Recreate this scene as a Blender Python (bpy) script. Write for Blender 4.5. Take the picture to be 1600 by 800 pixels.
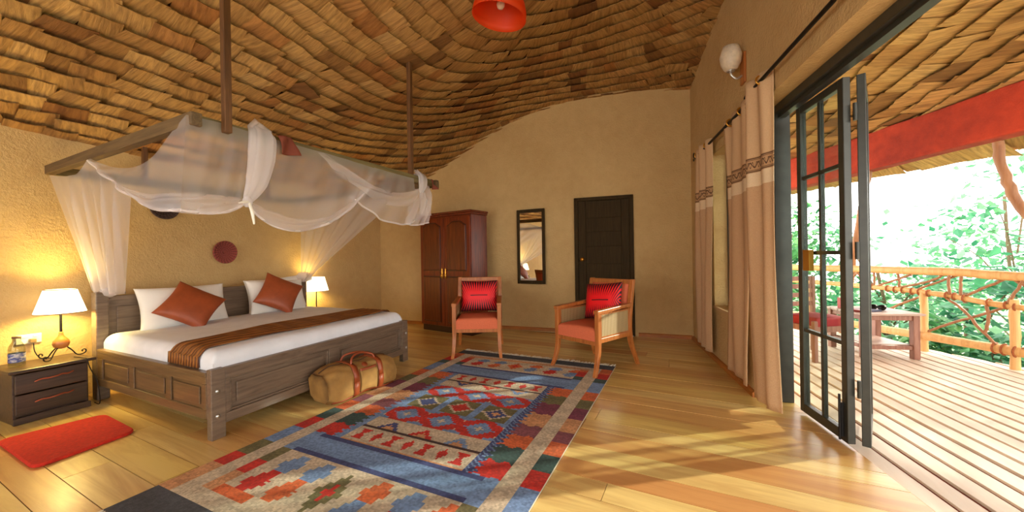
import bpy, bmesh, math, random
from mathutils import Matrix, Vector
R = random.Random(11)
for o in list(bpy.data.objects): bpy.data.objects.remove(o)
S = bpy.context.scene
C = S.collection
# ------------------------------------------------------------------ camera, sky, sun, exposure
rad = math.radians
cam = bpy.data.cameras.new('camera'); camo = bpy.data.objects.new('camera', cam); C.objects.link(camo)
cam.sensor_width = 36; cam.lens = 36*576/1600; cam.clip_start = .02; cam.clip_end = 200
camo.matrix_world = Matrix.Translation((0, 0, 1.15)) @ Matrix.Rotation(rad(26.5), 4, 'Z') @ Matrix.Rotation(rad(90), 4, 'X') @ Matrix.Rotation(rad(-.9), 4, 'Z')
S.camera = camo
wd = bpy.data.worlds.new('sky'); S.world = wd; wd.use_nodes = True
bg = wd.node_tree.nodes['Background']; bg.inputs[0].default_value = (1, .98, .93, 1); bg.inputs[1].default_value = 5.6
sl = bpy.data.lights.new('sun', 'SUN'); sl.energy = 6.5; sl.angle = rad(1.2); sl.color = (1, .93, .78)
slo = bpy.data.objects.new('sun', sl); C.objects.link(slo)
slo.rotation_euler = Vector((-.80, -.60, -.30)).to_track_quat('-Z', 'Y').to_euler()
vs = S.view_settings; vs.view_transform = 'Standard'; vs.look = 'None'; vs.exposure = 0.12; vs.gamma = 1; vs.use_curve_mapping = False

# ------------------------------------------------------------------ helpers
def lin(c):
    c = c/255
    return c/12.92 if c <= .04045 else ((c+.055)/1.055)**2.4
def sr(r, g, b): return (lin(r), lin(g), lin(b), 1)

class MB:
    def __init__(s): s.v = []; s.f = []; s.sm = []; s.uv = []
    def add(s, vs, fs, smooth=False, M=None, uvs=None):
        n = len(s.v)
        for p in vs:
            p = Vector(p); s.v.append(M @ p if M is not None else p)
        for i, f in enumerate(fs):
            s.f.append([n+k for k in f]); s.sm.append(smooth)
            s.uv.append(uvs[i] if uvs else None)
        return s
    def box(s, x0, x1, y0, y1, z0, z1, M=None):
        vs = [(x, y, z) for z in (z0, z1) for y in (y0, y1) for x in (x0, x1)]
        return s.add(vs, [(0,2,3,1),(4,5,7,6),(0,1,5,4),(2,6,7,3),(0,4,6,2),(1,3,7,5)], False, M)
    def prism(s, poly, z0, z1, M=None):
        n = len(poly)
        vs = [(x, y, z0) for x, y in poly]+[(x, y, z1) for x, y in poly]
        fs = [tuple(range(n))[::-1], tuple(range(n, 2*n))]+[(i, (i+1) % n, n+(i+1) % n, n+i) for i in range(n)]
        return s.add(vs, fs, False, M)
    def tube(s, path, r, n=8, M=None, smooth=True, flat=1.0):
        path = [Vector(p) for p in path]; m = len(path)
        rr = r if isinstance(r, (list, tuple)) else [r]*m
        vs = []; prev = None
        for i, p in enumerate(path):
            t = (path[min(i+1, m-1)]-path[max(i-1, 0)]).normalized()
            if prev is None:
                a = Vector((0, 0, 1)) if abs(t.z) < .9 else Vector((1, 0, 0))
                x = t.cross(a).normalized()
            else:
                x = (prev-t*prev.dot(t)).normalized()
            prev = x; y = t.cross(x)
            for k in range(n):
                a = 2*math.pi*k/n
                vs.append(p+(x*math.cos(a)+y*math.sin(a)*flat)*rr[i])
        fs = [(i*n+k, i*n+(k+1) % n, (i+1)*n+(k+1) % n, (i+1)*n+k) for i in range(m-1) for k in range(n)]
        s.add(vs, fs, smooth, M)
        s.add(vs[:n], [tuple(range(n))[::-1]], False, M); s.add(vs[-n:], [tuple(range(n))], False, M)
        return s
    def lathe(s, prof, n=24, c=(0, 0, 0), M=None, caps=True):
        vs = [(c[0]+r*math.cos(2*math.pi*k/n), c[1]+r*math.sin(2*math.pi*k/n), c[2]+z) for r, z in prof for k in range(n)]
        m = len(prof)
        fs = [(i*n+k, i*n+(k+1) % n, (i+1)*n+(k+1) % n, (i+1)*n+k) for i in range(m-1) for k in range(n)]
        s.add(vs, fs, True, M)
        if caps:
            if prof[0][0] > 1e-4: s.add(vs[:n], [tuple(range(n))[::-1]], False, M)
            if prof[-1][0] > 1e-4: s.add(vs[-n:], [tuple(range(n))], False, M)
        return s
    def grid(s, fn, nu, nv, smooth=True, M=None):
        vs = [fn(i/nu, j/nv) for j in range(nv+1) for i in range(nu+1)]
        w = nu+1; fs = []; uvs = []
        for j in range(nv):
            for i in range(nu):
                fs.append((j*w+i, j*w+i+1, (j+1)*w+i+1, (j+1)*w+i))
                uvs.append([(i/nu, j/nv), ((i+1)/nu, j/nv), ((i+1)/nu, (j+1)/nv), (i/nu, (j+1)/nv)])
        return s.add(vs, fs, smooth, M, uvs)
    def torus(s, c, axis, r, t, n=16, m=6, M=None):
        q = Vector(axis).to_track_quat('Z', 'Y').to_matrix(); c = Vector(c); vs = []
        for i in range(n):
            a = 2*math.pi*i/n
            for k in range(m):
                b = 2*math.pi*k/m
                vs.append(c+q @ Vector(((r+t*math.cos(b))*math.cos(a), (r+t*math.cos(b))*math.sin(a), t*math.sin(b))))
        fs = [(i*m+k, ((i+1) % n)*m+k, ((i+1) % n)*m+(k+1) % m, i*m+(k+1) % m) for i in range(n) for k in range(m)]
        return s.add(vs, fs, True, M)
    def mesh(s, name, mapf=None):
        me = bpy.data.meshes.new(name)
        me.from_pydata([mapf(p) if mapf else p for p in s.v], [], s.f)
        me.polygons.foreach_set('use_smooth', s.sm)
        if any(u for u in s.uv):
            ul = me.uv_layers.new(name='UVMap'); flat = []
            for f, u in zip(s.f, s.uv):
                for k in range(len(f)): flat += list(u[k]) if u else [0, 0]
            ul.data.foreach_set('uv', flat)
        me.update(); return me
    def build(s, name, mat, parent=None, bevel=0, mapf=None, solid=0, sub=0, weld=False):
        o = bpy.data.objects.new(name, s.mesh(name, mapf)); C.objects.link(o)
        if mat: o.data.materials.append(mat)
        if parent: o.parent = parent
        if weld: o.modifiers.new('w', 'WELD').merge_threshold = 1e-4
        if solid:
            m = o.modifiers.new('s', 'SOLIDIFY'); m.thickness = solid; m.offset = 0
        if bevel:
            m = o.modifiers.new('b', 'BEVEL'); m.width = bevel; m.segments = 2; m.limit_method = 'ANGLE'
        if sub:
            m = o.modifiers.new('d', 'SUBSURF'); m.levels = sub; m.render_levels = sub
        return o
def Bx(*a): return MB().box(*a)
def tag(o, label, cat=None, group=None, kind=None):
    o['label'] = label
    if cat: o['category'] = cat
    if group: o['group'] = group
    if kind: o['kind'] = kind
    return o
def thing(name, label, cat, loc=(0, 0, 0), rz=0, group=None, kind=None):
    o = bpy.data.objects.new(name, None); C.objects.link(o); o.empty_display_size = .1
    o.location = loc; o.rotation_euler = (0, 0, rz)
    return tag(o, label, cat, group, kind)
def struct(o, label): o['kind'] = 'structure'; o['label'] = label; return o
def copy_tree(o, parent=None):
    c = o.copy(); C.objects.link(c); c.parent = parent
    for ch in list(o.children): copy_tree(ch, c)
    return c

# ------------------------------------------------------------------ materials
class NT:
    def __init__(s, name):
        s.m = bpy.data.materials.new(name); s.m.use_nodes = True; s.t = s.m.node_tree
        s.b = s.t.nodes['Principled BSDF']; s.out = s.t.nodes['Material Output']
    def n(s, typ, **k):
        x = s.t.nodes.new(typ)
        for a, v in k.items(): setattr(x, a, v)
        return x
    def l(s, a, b): s.t.links.new(a, b)
    def math(s, op, a, b=None, clamp=False):
        x = s.n('ShaderNodeMath', operation=op, use_clamp=clamp)
        for i, q in enumerate((a, b)):
            if q is None: continue
            if isinstance(q, (int, float)): x.inputs[i].default_value = q
            else: s.l(q, x.inputs[i])
        return x.outputs[0]
    def coord(s, kind='Object', scale=(1, 1, 1), off=None):
        c = s.n('ShaderNodeTexCoord'); m = s.n('ShaderNodeMapping'); m.inputs['Scale'].default_value = scale
        s.l(c.outputs[kind], m.inputs[0])
        if off is not None: s.l(off, m.inputs['Location'])
        return m.outputs[0]
    def noise(s, vec, scale, detail=4, rough=.55, dist=0):
        x = s.n('ShaderNodeTexNoise'); x.inputs['Scale'].default_value = scale; x.inputs['Detail'].default_value = detail
        x.inputs['Roughness'].default_value = rough; x.inputs['Distortion'].default_value = dist
        s.l(vec, x.inputs['Vector']); return x.outputs['Fac']
    def ramp(s, fac, stops):
        x = s.n('ShaderNodeValToRGB'); e = x.color_ramp.elements
        while len(e) < len(stops): e.new(.5)
        for i, (p, c) in enumerate(stops): e[i].position = p; e[i].color = c
        s.l(fac, x.inputs[0]); return x.outputs[0]
    def mix(s, fac, a, b, mode='MIX'):
        x = s.n('ShaderNodeMix', data_type='RGBA', blend_type=mode)
        for i, q in ((0, fac), (6, a), (7, b)):
            if isinstance(q, (int, float)): x.inputs[i].default_value = q
            elif isinstance(q, tuple): x.inputs[i].default_value = q
            else: s.l(q, x.inputs[i])
        return x.outputs[2]
    def bump(s, h, strength=.3, dist=.01):
        x = s.n('ShaderNodeBump'); x.inputs['Strength'].default_value = strength; x.inputs['Distance'].default_value = dist
        s.l(h, x.inputs['Height']); s.l(x.outputs[0], s.b.inputs['Normal'])
    def col(s, c):
        if isinstance(c, tuple): s.b.inputs['Base Color'].default_value = c
        else: s.l(c, s.b.inputs['Base Color'])
    def rough(s, r): s.b.inputs['Roughness'].default_value = r

def plain(name, c, rough=.6, metal=0, noise=.0, nscale=30, bump=0):
    t = NT(name); t.rough(rough); t.b.inputs['Metallic'].default_value = metal
    if noise:
        f = t.noise(t.coord(), nscale)
        d = tuple(max(0, x*(1-noise)) for x in c[:3])+(1,); u = tuple(min(1, x*(1+noise)) for x in c[:3])+(1,)
        t.col(t.ramp(f, [(.3, d), (.7, u)]))
        if bump: t.bump(f, bump, .004)
    else: t.col(c)
    return t.m
def wood(name, c1, c2, c3=None, axis=0, rough=.4, scale=3., rnd=0.0, bump=.08):
    t = NT(name); t.rough(rough)
    sc = [14*scale]*3; sc[axis] = scale*.9
    info = t.n('ShaderNodeObjectInfo')
    off = t.n('ShaderNodeCombineXYZ'); r37 = t.math('MULTIPLY', info.outputs['Random'], 37.)
    for i in range(3): t.l(r37, off.inputs[i])
    v = t.coord('Object', tuple(sc), off.outputs[0])
    f = t.noise(v, 1., 5, .6, .7)
    col = t.ramp(f, [(.28, c1), (.72, c2)])
    if c3:
        col = t.mix(t.math('MULTIPLY', info.outputs['Random'], rnd), col, c3)
    t.col(col)
    if bump: t.bump(f, bump, .004)
    return t.m

def m_plaster(name, c, c2):
    t = NT(name); t.rough(.9)
    v = t.coord()
    big = t.noise(v, 1.3, 3); mid = t.noise(v, 9, 5, .6); fine = t.noise(v, 45, 4, .65)
    t.col(t.ramp(t.math('ADD', t.math('MULTIPLY', big, .6), t.math('MULTIPLY', mid, .4)), [(.35, c2), (.65, c)]))
    t.bump(t.math('ADD', t.math('MULTIPLY', mid, .9), fine), .55, .02)
    return t.m
M_wall = m_plaster('plaster', (.63, .43, .185, 1), (.54, .35, .14, 1))
M_red_plaster = m_plaster('red_plaster', sr(188, 58, 26), sr(140, 38, 18))

def m_thatch(name, gain=1.0):
    t = NT(name); t.rough(.75)
    uv = t.n('ShaderNodeUVMap'); uv.uv_map = 'UVMap'
    geo = t.n('ShaderNodeNewGeometry'); info = t.n('ShaderNodeObjectInfo')
    r = t.math('FRACT', t.math('ADD', geo.outputs['Random Per Island'], info.outputs['Random']))
    off = t.n('ShaderNodeCombineXYZ')
    for i in range(3): t.l(t.math('MULTIPLY', r, 51.7+i*13), off.inputs[i])
    mp = t.n('ShaderNodeMapping'); mp.inputs['Scale'].default_value = (11, 1.3, 1)
    t.l(uv.outputs[0], mp.inputs[0]); t.l(off.outputs[0], mp.inputs['Location'])
    st = t.noise(mp.outputs[0], 1., 4, .6, .35)
    def g(*c): return tuple(min(.95, lin(x)*gain) for x in c)+(1,)
    base = t.ramp(r, [(0, g(138, 96, 48)), (.12, g(184, 136, 76)), (.45, g(204, 158, 92)), (.75, g(220, 176, 110)), (.92, g(190, 128, 66)), (1, g(124, 82, 42))])
    t.col(t.mix(t.ramp(st, [(.3, (0, 0, 0, 1)), (.62, (1, 1, 1, 1))]), t.mix(.62, base, g(84, 48, 20)), base))
    t.bump(st, .5, .01)
    return t.m
M_thatch = m_thatch('thatch', .93)
M_back = plain('thatch_backing', sr(70, 42, 18), .9, noise=.3)

def m_floor():
    t = NT('floor_planks'); t.rough(.34); t.b.inputs['Coat Weight'].default_value = .6; t.b.inputs['Coat Roughness'].default_value = .22
    info = t.n('ShaderNodeObjectInfo'); rnd = info.outputs['Random']
    off = t.n('ShaderNodeCombineXYZ')
    for i in range(3): t.l(t.math('MULTIPLY', rnd, 41.+7*i), off.inputs[i])
    v = t.coord('Object', (.9, 11, 11), off.outputs[0]); f = t.noise(v, 1., 5, .62, 1.2)
    v2 = t.coord('Object', (.5, 3.2, 3), off.outputs[0]); f2 = t.noise(v2, 1., 3, .5, .6)
    base = t.ramp(rnd, [(0, sr(228, 198, 126)), (.3, sr(234, 208, 132)), (.55, sr(216, 168, 100)), (.75, sr(230, 204, 118)), (.9, sr(206, 150, 90)), (1, sr(224, 190, 118))])
    dark = t.mix(.42, base, sr(160, 98, 44))
    c = t.mix(t.ramp(f, [(.36, (1, 1, 1, 1)), (.6, (0, 0, 0, 1))]), base, dark)
    t.col(t.mix(t.ramp(f2, [(.5, (0, 0, 0, 1)), (.72, (.6, .6, .6, 1))]), c, sr(172, 100, 46)))
    t.bump(f, .06, .003); return t.m
M_floor = m_floor()
def m_deck():
    t = NT('deck_boards'); t.rough(.5)
    info = t.n('ShaderNodeObjectInfo'); rnd = info.outputs['Random']
    off = t.n('ShaderNodeCombineXYZ'); t.l(t.math('MULTIPLY', rnd, 31.), off.inputs[0])
    f = t.noise(t.coord('Object', (9, 1.2, 9), off.outputs[0]), 1., 4)
    t.col(t.ramp(f, [(.3, sr(222, 200, 176)), (.7, sr(242, 228, 208))])); return t.m
M_deck = m_deck()
M_deckdark = plain('deck_joists', sr(128, 52, 26), .8)
M_bed = wood('bed_wood', sr(92, 75, 60), sr(130, 109, 90), axis=1, rough=.36)
M_bed_x = wood('bed_wood_long', sr(84, 63, 40), sr(122, 95, 63), axis=0, rough=.34)
M_ward = wood('wardrobe_wood', sr(74, 24, 7), sr(140, 56, 17), axis=2, rough=.42)
M_ward_p = wood('wardrobe_panel_wood', sr(66, 24, 7), sr(122, 56, 16), axis=2, rough=.4)
M_night = wood('nightstand_wood', sr(44, 32, 27), sr(82, 62, 48), axis=1, rough=.35)
M_chair = wood('chair_wood', sr(146, 78, 32), sr(190, 116, 54), axis=2, rough=.38)
M_door = wood('door_wood', sr(46, 35, 18), sr(66, 51, 28), axis=2, rough=.7)
M_frame = wood('canopy_wood', sr(74, 56, 34), sr(118, 94, 60), axis=0, rough=.6)
M_frame_y = wood('canopy_wood_cross', sr(84, 74, 44), sr(128, 112, 68), axis=1, rough=.6)
M_pole = wood('canopy_pole_wood', sr(72, 44, 20), sr(116, 76, 38), axis=2, rough=.6)
M_steel = plain('door_steel', sr(58, 58, 52), .38, .3, noise=.15, nscale=14)
M_black = plain('black_iron', sr(28, 25, 24), .5, .5)
M_brass = plain('brass', sr(205, 150, 60), .28, .9)
M_chrome = plain('bolt_metal', sr(205, 205, 200), .3, .8)
M_white = plain('white_plastic', sr(226, 220, 205), .4)
M_sheet = plain('bed_linen', sr(228, 230, 236), .85, noise=.05, nscale=8, bump=.3)
M_pillow = plain('pillow_cotton', sr(236, 231, 222), .9, noise=.04, nscale=7, bump=.3)
M_brown = plain('brown_satin', sr(150, 70, 34), .5, noise=.18, nscale=10, bump=.15)
M_flap = plain('brown_cloth', sr(118, 54, 34), .8, noise=.1)
M_seat = plain('seat_fabric', sr(206, 104, 68), .85, noise=.08, nscale=120)
M_canvas = plain('bag_canvas', sr(150, 110, 54), .85, noise=.18, nscale=14, bump=.3)
M_leather = plain('bag_leather', sr(140, 62, 26), .45, noise=.15, nscale=16)
M_gourd = plain('gourd', sr(178, 110, 50), .35, noise=.2, nscale=12)
M_mat = plain('red_mat_pile', sr(186, 34, 12), .95, noise=.2, nscale=60, bump=.6)
M_sconce = plain('frosted_glass', sr(220, 205, 180), .4, noise=.2, nscale=20)
M_log = wood('log_wood', sr(205, 150, 88), sr(236, 190, 126), axis=2, rough=.55, scale=2)
M_log_dark = wood('post_wood', sr(140, 92, 60), sr(178, 126, 88), axis=2, rough=.6, scale=2)
M_rope = plain('rope', sr(158, 86, 44), .8, noise=.25, nscale=90)
M_table = wood('veranda_table_wood', sr(150, 120, 104), sr(196, 168, 150), axis=0, rough=.4)
M_table_leg = wood('veranda_leg_wood', sr(120, 70, 52), sr(166, 120, 100), axis=2, rough=.5)
M_trim = wood('baseboard_wood', sr(150, 84, 30), sr(190, 118, 48), axis=0, rough=.4)
M_cane = None
def m_cane():
    t = NT('woven_cane'); t.rough(.6)
    v = t.coord('Object', (1, 1, 1)); w = t.n('ShaderNodeTexWave', wave_type='BANDS', bands_direction='Y'); w.inputs['Scale'].default_value = 24; w.inputs['Distortion'].default_value = .5
    w2 = t.n('ShaderNodeTexWave', wave_type='BANDS', bands_direction='Z'); w2.inputs['Scale'].default_value = 30
    t.l(v, w.inputs[0]); t.l(v, w2.inputs[0])
    m = t.math('MULTIPLY', w.outputs['Fac'], t.math('ADD', t.math('MULTIPLY', w2.outputs['Fac'], .5), .5))
    t.col(t.ramp(m, [(.1, sr(112, 84, 48)), (.6, sr(196, 168, 118))])); t.bump(m, .6, .004); return t.m
M_cane = m_cane()
def m_runner():
    t = NT('runner_fabric'); t.rough(.6)
    v = t.coord('Object', (1, 1, 1)); w = t.n('ShaderNodeTexWave', wave_type='BANDS', bands_direction='X'); w.inputs['Scale'].default_value = 9; w.inputs['Distortion'].default_value = 3.5
    w.inputs['Detail'].default_value = 2; w.inputs['Detail Scale'].default_value = .6
    t.l(v, w.inputs[0])
    t.col(t.ramp(w.outputs['Fac'], [(0, sr(78, 38, 12)), (.45, sr(128, 72, 24)), (1, sr(158, 100, 42))])); t.bump(w.outputs['Fac'], .5, .008); return t.m
M_runner = m_runner()
def m_redcush():
    t = NT('red_cushion_fabric'); t.rough(.55)
    c = t.n('ShaderNodeTexCoord'); sx = t.n('ShaderNodeSeparateXYZ'); t.l(c.outputs['Object'], sx.inputs[0])
    x, z = sx.outputs[0], sx.outputs[2]
    az = t.math('ABSOLUTE', t.math('SUBTRACT', z, 0.0))
    q = t.math('DIVIDE', x, t.math('ADD', 1., t.math('MULTIPLY', az, 3.2)))
    tri = t.math('ABSOLUTE', t.math('SUBTRACT', t.math('FRACT', t.math('MULTIPLY', q, 50.)), .5))   # 0..0.5
    edge = t.math('MAXIMUM', t.math('SUBTRACT', t.math('MULTIPLY', az, 3.3), .14), t.math('SUBTRACT', t.math('MULTIPLY', t.math('ABSOLUTE', x), 3.0), .38))
    black = t.math('LESS_THAN', tri, edge)
    line = t.math('MULTIPLY', t.math('LESS_THAN', az, .0055), t.math('LESS_THAN', t.math('ABSOLUTE', x), .105))
    fac = t.math('MAXIMUM', black, line)
    t.col(t.mix(fac, sr(236, 8, 24), sr(44, 5, 12))); return t.m
M_redcush = m_redcush()
def m_net(name, alpha, c=(.93, .89, .90, 1)):
    t = NT(name); t.b.inputs['Base Color'].default_value = c; t.rough(.9)
    tr = t.n('ShaderNodeBsdfTransparent'); tl = t.n('ShaderNodeBsdfTranslucent'); tl.inputs[0].default_value = c
    mx = t.n('ShaderNodeMixShader'); mx.inputs[0].default_value = .5
    t.l(t.b.outputs[0], mx.inputs[1]); t.l(tl.outputs[0], mx.inputs[2])
    m2 = t.n('ShaderNodeMixShader'); m2.inputs[0].default_value = alpha
    t.l(tr.outputs[0], m2.inputs[1]); t.l(mx.outputs[0], m2.inputs[2]); t.l(m2.outputs[0], t.out.inputs[0])
    return t.m
M_net = m_net('net_sheer', .27); M_net2 = m_net('net_gathered', .34); M_net3 = m_net('net_bunched', .6); M_hem = m_net('net_hem', .7)
def m_glass(name, tint=(.9, .95, .93, 1), refl=.12):
    t = NT(name); tr = t.n('ShaderNodeBsdfTransparent'); tr.inputs[0].default_value = tint
    gl = t.n('ShaderNodeBsdfGlossy'); gl.inputs['Roughness'].default_value = .03
    fr = t.n('ShaderNodeLayerWeight'); fr.inputs[0].default_value = .5
    ff = t.math('ADD', t.math('MULTIPLY', t.math('POWER', fr.outputs['Facing'], 4.), .5), .02)
    mx = t.n('ShaderNodeMixShader'); t.l(ff, mx.inputs[0]); t.l(tr.outputs[0], mx.inputs[1]); t.l(gl.outputs[0], mx.inputs[2])
    t.l(mx.outputs[0], t.out.inputs[0]); return t.m
M_glass = m_glass('glass')
M_bottleglass = m_glass('bottle_glass', (.82, .84, .82, 1))
def m_emit(name, c, s, base=(.9, .85, .7, 1)):
    t = NT(name); t.col(base); t.b.inputs['Emission Color'].default_value = c; t.b.inputs['Emission Strength'].default_value = s; return t.m
M_shade = m_emit('lit_lampshade', (1, .86, .55, 1), 2.6)
M_mirror = plain('mirror_glass', (.85, .85, .82, 1), .02, 1)
def m_curtain():
    t = NT('curtain_linen'); t.rough(.9)
    c = t.n('ShaderNodeTexCoord'); sx = t.n('ShaderNodeSeparateXYZ'); t.l(c.outputs['Object'], sx.inputs[0]); z = sx.outputs[2]
    uv = t.n('ShaderNodeUVMap'); uv.uv_map = 'UVMap'; su = t.n('ShaderNodeSeparateXYZ'); t.l(uv.outputs[0], su.inputs[0]); u = su.outputs[0]
    def band(a, b): return t.math('MULTIPLY', t.math('GREATER_THAN', z, a), t.math('LESS_THAN', z, b))
    wv = t.noise(t.coord('Object', (160, 160, 260)), 1., 2)
    lin_ = t.ramp(wv, [(.3, sr(186, 146, 106)), (.7, sr(206, 168, 128))])
    light = t.ramp(wv, [(.3, sr(216, 190, 152)), (.7, sr(230, 206, 170))])
    top = t.ramp(wv, [(.3, sr(202, 164, 122)), (.7, sr(216, 182, 140))])
    col = t.mix(t.math('GREATER_THAN', z, 1.832), lin_, top)
    col = t.mix(band(1.632, 1.752), col, light)
    bandc = t.mix(band(1.732, 1.847), col, sr(186, 146, 104))
    # running scroll: two opposed sine vines with curls
    ph = t.math('MULTIPLY', u, 44.)
    s1 = t.math('MULTIPLY', t.math('SINE', ph), .018); s2 = t.math('MULTIPLY', t.math('SINE', t.math('ADD', t.math('MULTIPLY', ph, 2.), 1.2)), .020)
    d1 = t.math('ABSOLUTE', t.math('SUBTRACT', z, t.math('ADD', s1, 1.790))); d2 = t.math('ABSOLUTE', t.math('SUBTRACT', z, t.math('ADD', s2, 1.790)))
    vine = t.math('MULTIPLY', band(1.760, 1.820), t.math('MAXIMUM', t.math('LESS_THAN', d1, .006), t.math('LESS_THAN', d2, .005)))
    lines = t.math('MAXIMUM', t.math('MAXIMUM', band(1.738, 1.746), band(1.750, 1.754)), t.math('MAXIMUM', band(1.834, 1.842), band(1.826, 1.830)))
    t.col(t.mix(t.math('MAXIMUM', vine, lines), bandc, sr(88, 62, 42))); t.bump(wv, .25, .002)
    return t.m
M_curtain = m_curtain()
def m_leaf(name, c1, c2):
    t = NT(name); t.rough(.5)
    geo = t.n('ShaderNodeNewGeometry')
    col = t.ramp(geo.outputs['Random Per Island'], [(0, c1), (1, c2)]); t.col(col)
    tl = t.n('ShaderNodeBsdfTranslucent'); t.l(col, tl.inputs[0])
    mx = t.n('ShaderNodeMixShader'); mx.inputs[0].default_value = .4
    t.l(t.b.outputs[0], mx.inputs[1]); t.l(tl.outputs[0], mx.inputs[2]); t.l(mx.outputs[0], t.out.inputs[0]); return t.m
M_leafs = [m_leaf('leaf_a', sr(20, 84, 60), sr(80, 150, 104)), m_leaf('leaf_b', sr(24, 92, 62), sr(104, 164, 92)), m_leaf('leaf_c', sr(44, 116, 84), sr(124, 180, 128))]
M_trunk = wood('bark', sr(90, 70, 50), sr(140, 116, 90), axis=2, rough=.9)
M_ground = plain('garden_soil', sr(120, 150, 100), .95, noise=.4, nscale=3)

# ------------------------------------------------------------------ plan of the room
def left_x(y): return -4.75-.0875*(y-1)
def back_y(x): return 5.162+.1161*(x+2.822)
RW0 = Vector((-.04, 5.485, 0)); RD = Vector((.22, -.976, 0)).normalized(); RN = Vector((.976, .22, 0)).normalized()
def rw(w, off=0, z=0): return RW0+RD*w+RN*off+Vector((0, 0, z))
def right_x(y): return -.04+.2254*(5.485-y)
RBF = [(-4.131, 5.01, -.074), (-3.694, 5.061, -.015), (-2.991, 5.142, .055), (-2.552, 5.193, .056), (-2.136, 5.242, .033), (-1.741, 5.288, .005), (-1.365, 5.331, -.014), (-1.006, 5.373, -.019), (-.664, 5.413, -.019), (-.337, 5.451, -.02), (.007, 5.49, -.024), (.27, 4.104, .109), (-4.731, .781, .051), (-4.756, 1.07, .019), (-4.776, 1.3, -.011), (-4.811, 1.7, -.054), (-2.44, 2.724, -.186)]
CH, CS, CXR, CY1, CK, CE, CT = 4.104, .428, -.353, 3.4, .482, .996, .09
def ceil_z(x, y):
    dx = x-CXR+CT*y; dy = max(0, y-CY1)*CK
    z = CH-CS*math.sqrt(dx*dx+dy*dy+CE*CE)
    for a, b, w in RBF: z += w*math.exp(-((x-a)**2+(y-b)**2)/1.44)
    return z

# ------------------------------------------------------------------ walls
def wall(name, p0, d, n, length, thick, holes, label, topf, mat=M_wall, w0=0, step=.25):
    p0 = Vector(p0); d = Vector(d).normalized(); n = Vector(n).normalized()
    ws = {w0, length}
    for h in holes: ws |= {h[0], h[1]}
    k = w0
    while k < length: ws.add(round(k, 3)); k += step
    ws = sorted(w for w in ws if w0 <= w <= length); mb = MB()
    def seg(wa, wb, za, zb0, zb1):
        vs = []
        for w, zb in ((wa, zb0), (wb, zb1)):
            for off in (0, thick):
                for z in (za, zb): q = p0+d*w+n*off; vs.append((q.x, q.y, z))
        mb.add(vs, [(0, 1, 5, 4), (2, 6, 7, 3), (1, 3, 7, 5), (0, 4, 6, 2)]
               + ([(0, 2, 3, 1)] if ends(wa, -1) else []) + ([(4, 5, 7, 6)] if ends(wb, 1) else []))
    def ends(w, s):
        return any(abs(w-h[0]) < 1e-4 or abs(w-h[1]) < 1e-4 for h in holes) or abs(w-w0) < 1e-4 or abs(w-length) < 1e-4
    for wa, wb in zip(ws, ws[1:]):
        if wb-wa < 1e-4: continue
        qa = p0+d*wa; qb = p0+d*wb; ta, tb = topf(qa.x, qa.y), topf(qb.x, qb.y)
        hit = [h for h in holes if h[0]-1e-4 <= wa and wb <= h[1]+1e-4]
        if not hit: seg(wa, wb, -.05, ta, tb)
        else:
            h = hit[0]
            if h[2] > 0: seg(wa, wb, -.05, h[2], h[2])
            seg(wa, wb, h[3], ta, tb)
    return struct(mb.build(name, mat), label)
top = lambda x, y: ceil_z(x, y)+.10
LD = Vector((-.0872, .9962, 0)); LN = Vector((-.9962, -.0872, 0))
wall('wall_left', (left_x(-2.6), -2.6, 0), LD, LN, 7.62, .2, [], 'rough tan plaster wall behind the bed', top)
BD = Vector((.9933, .1153, 0)); BN = Vector((-.1153, .9933, 0))
bx0 = -5.3; blen = (-.04-bx0)/.9933+.2
wall('wall_back', (bx0, back_y(bx0), 0), BD, BN, blen, .2, [], 'tan plaster wall with the mirror and black door', top)
WIN = (.98, 1.80, .58, 2.20); DOOR0 = 2.07; RLEN = 8.3
wall('wall_right', RW0, RD, RN, RLEN, .22, [WIN, (DOOR0, 6.9, 0, 2.26)], 'tan plaster wall pierced by the window and folding door', lambda x, y: max(ceil_z(x, y), 3.3)+.10, w0=-.2)
wall('wall_rear', (left_x(-2.6), -2.6, 0), (1, 0, 0), (0, -1, 0), 6.3, .2, [(.5, 5.5, .5, 2.25)], 'plaster wall with a wide opening opposite the wardrobe', top)

# baseboards
def strip(name, p0, d, n, w0, w1, h, t, label):
    p0 = Vector(p0); d = Vector(d); n = Vector(n); mb = MB(); vs = []
    for w in (w0, w1):
        for off, z in ((0, 0), (-t, 0), (-t, h-.01), (-t*.5, h), (0, h)):
            q = p0+d*w+n*off; vs.append((q.x, q.y, z))
    mb.add(vs, [(i, (i+1) % 5, 5+(i+1) % 5, 5+i) for i in range(5)]+[(4, 3, 2, 1, 0), (5, 6, 7, 8, 9)])
    return struct(mb.build(name, M_trim), label)
strip('baseboard_right', RW0, RD, RN, .02, DOOR0, .045, .03, 'thin varnished wooden baseboard under the curtained window')
strip('baseboard_back', (bx0, back_y(bx0), 0), BD, BN, .4, 3.62, .05, .02, 'thin wooden baseboard below the mirror')
strip('baseboard_back', (bx0, back_y(bx0), 0), BD, BN, 4.60, 5.28, .05, .02, 'thin wooden baseboard between black door and window wall')

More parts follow.
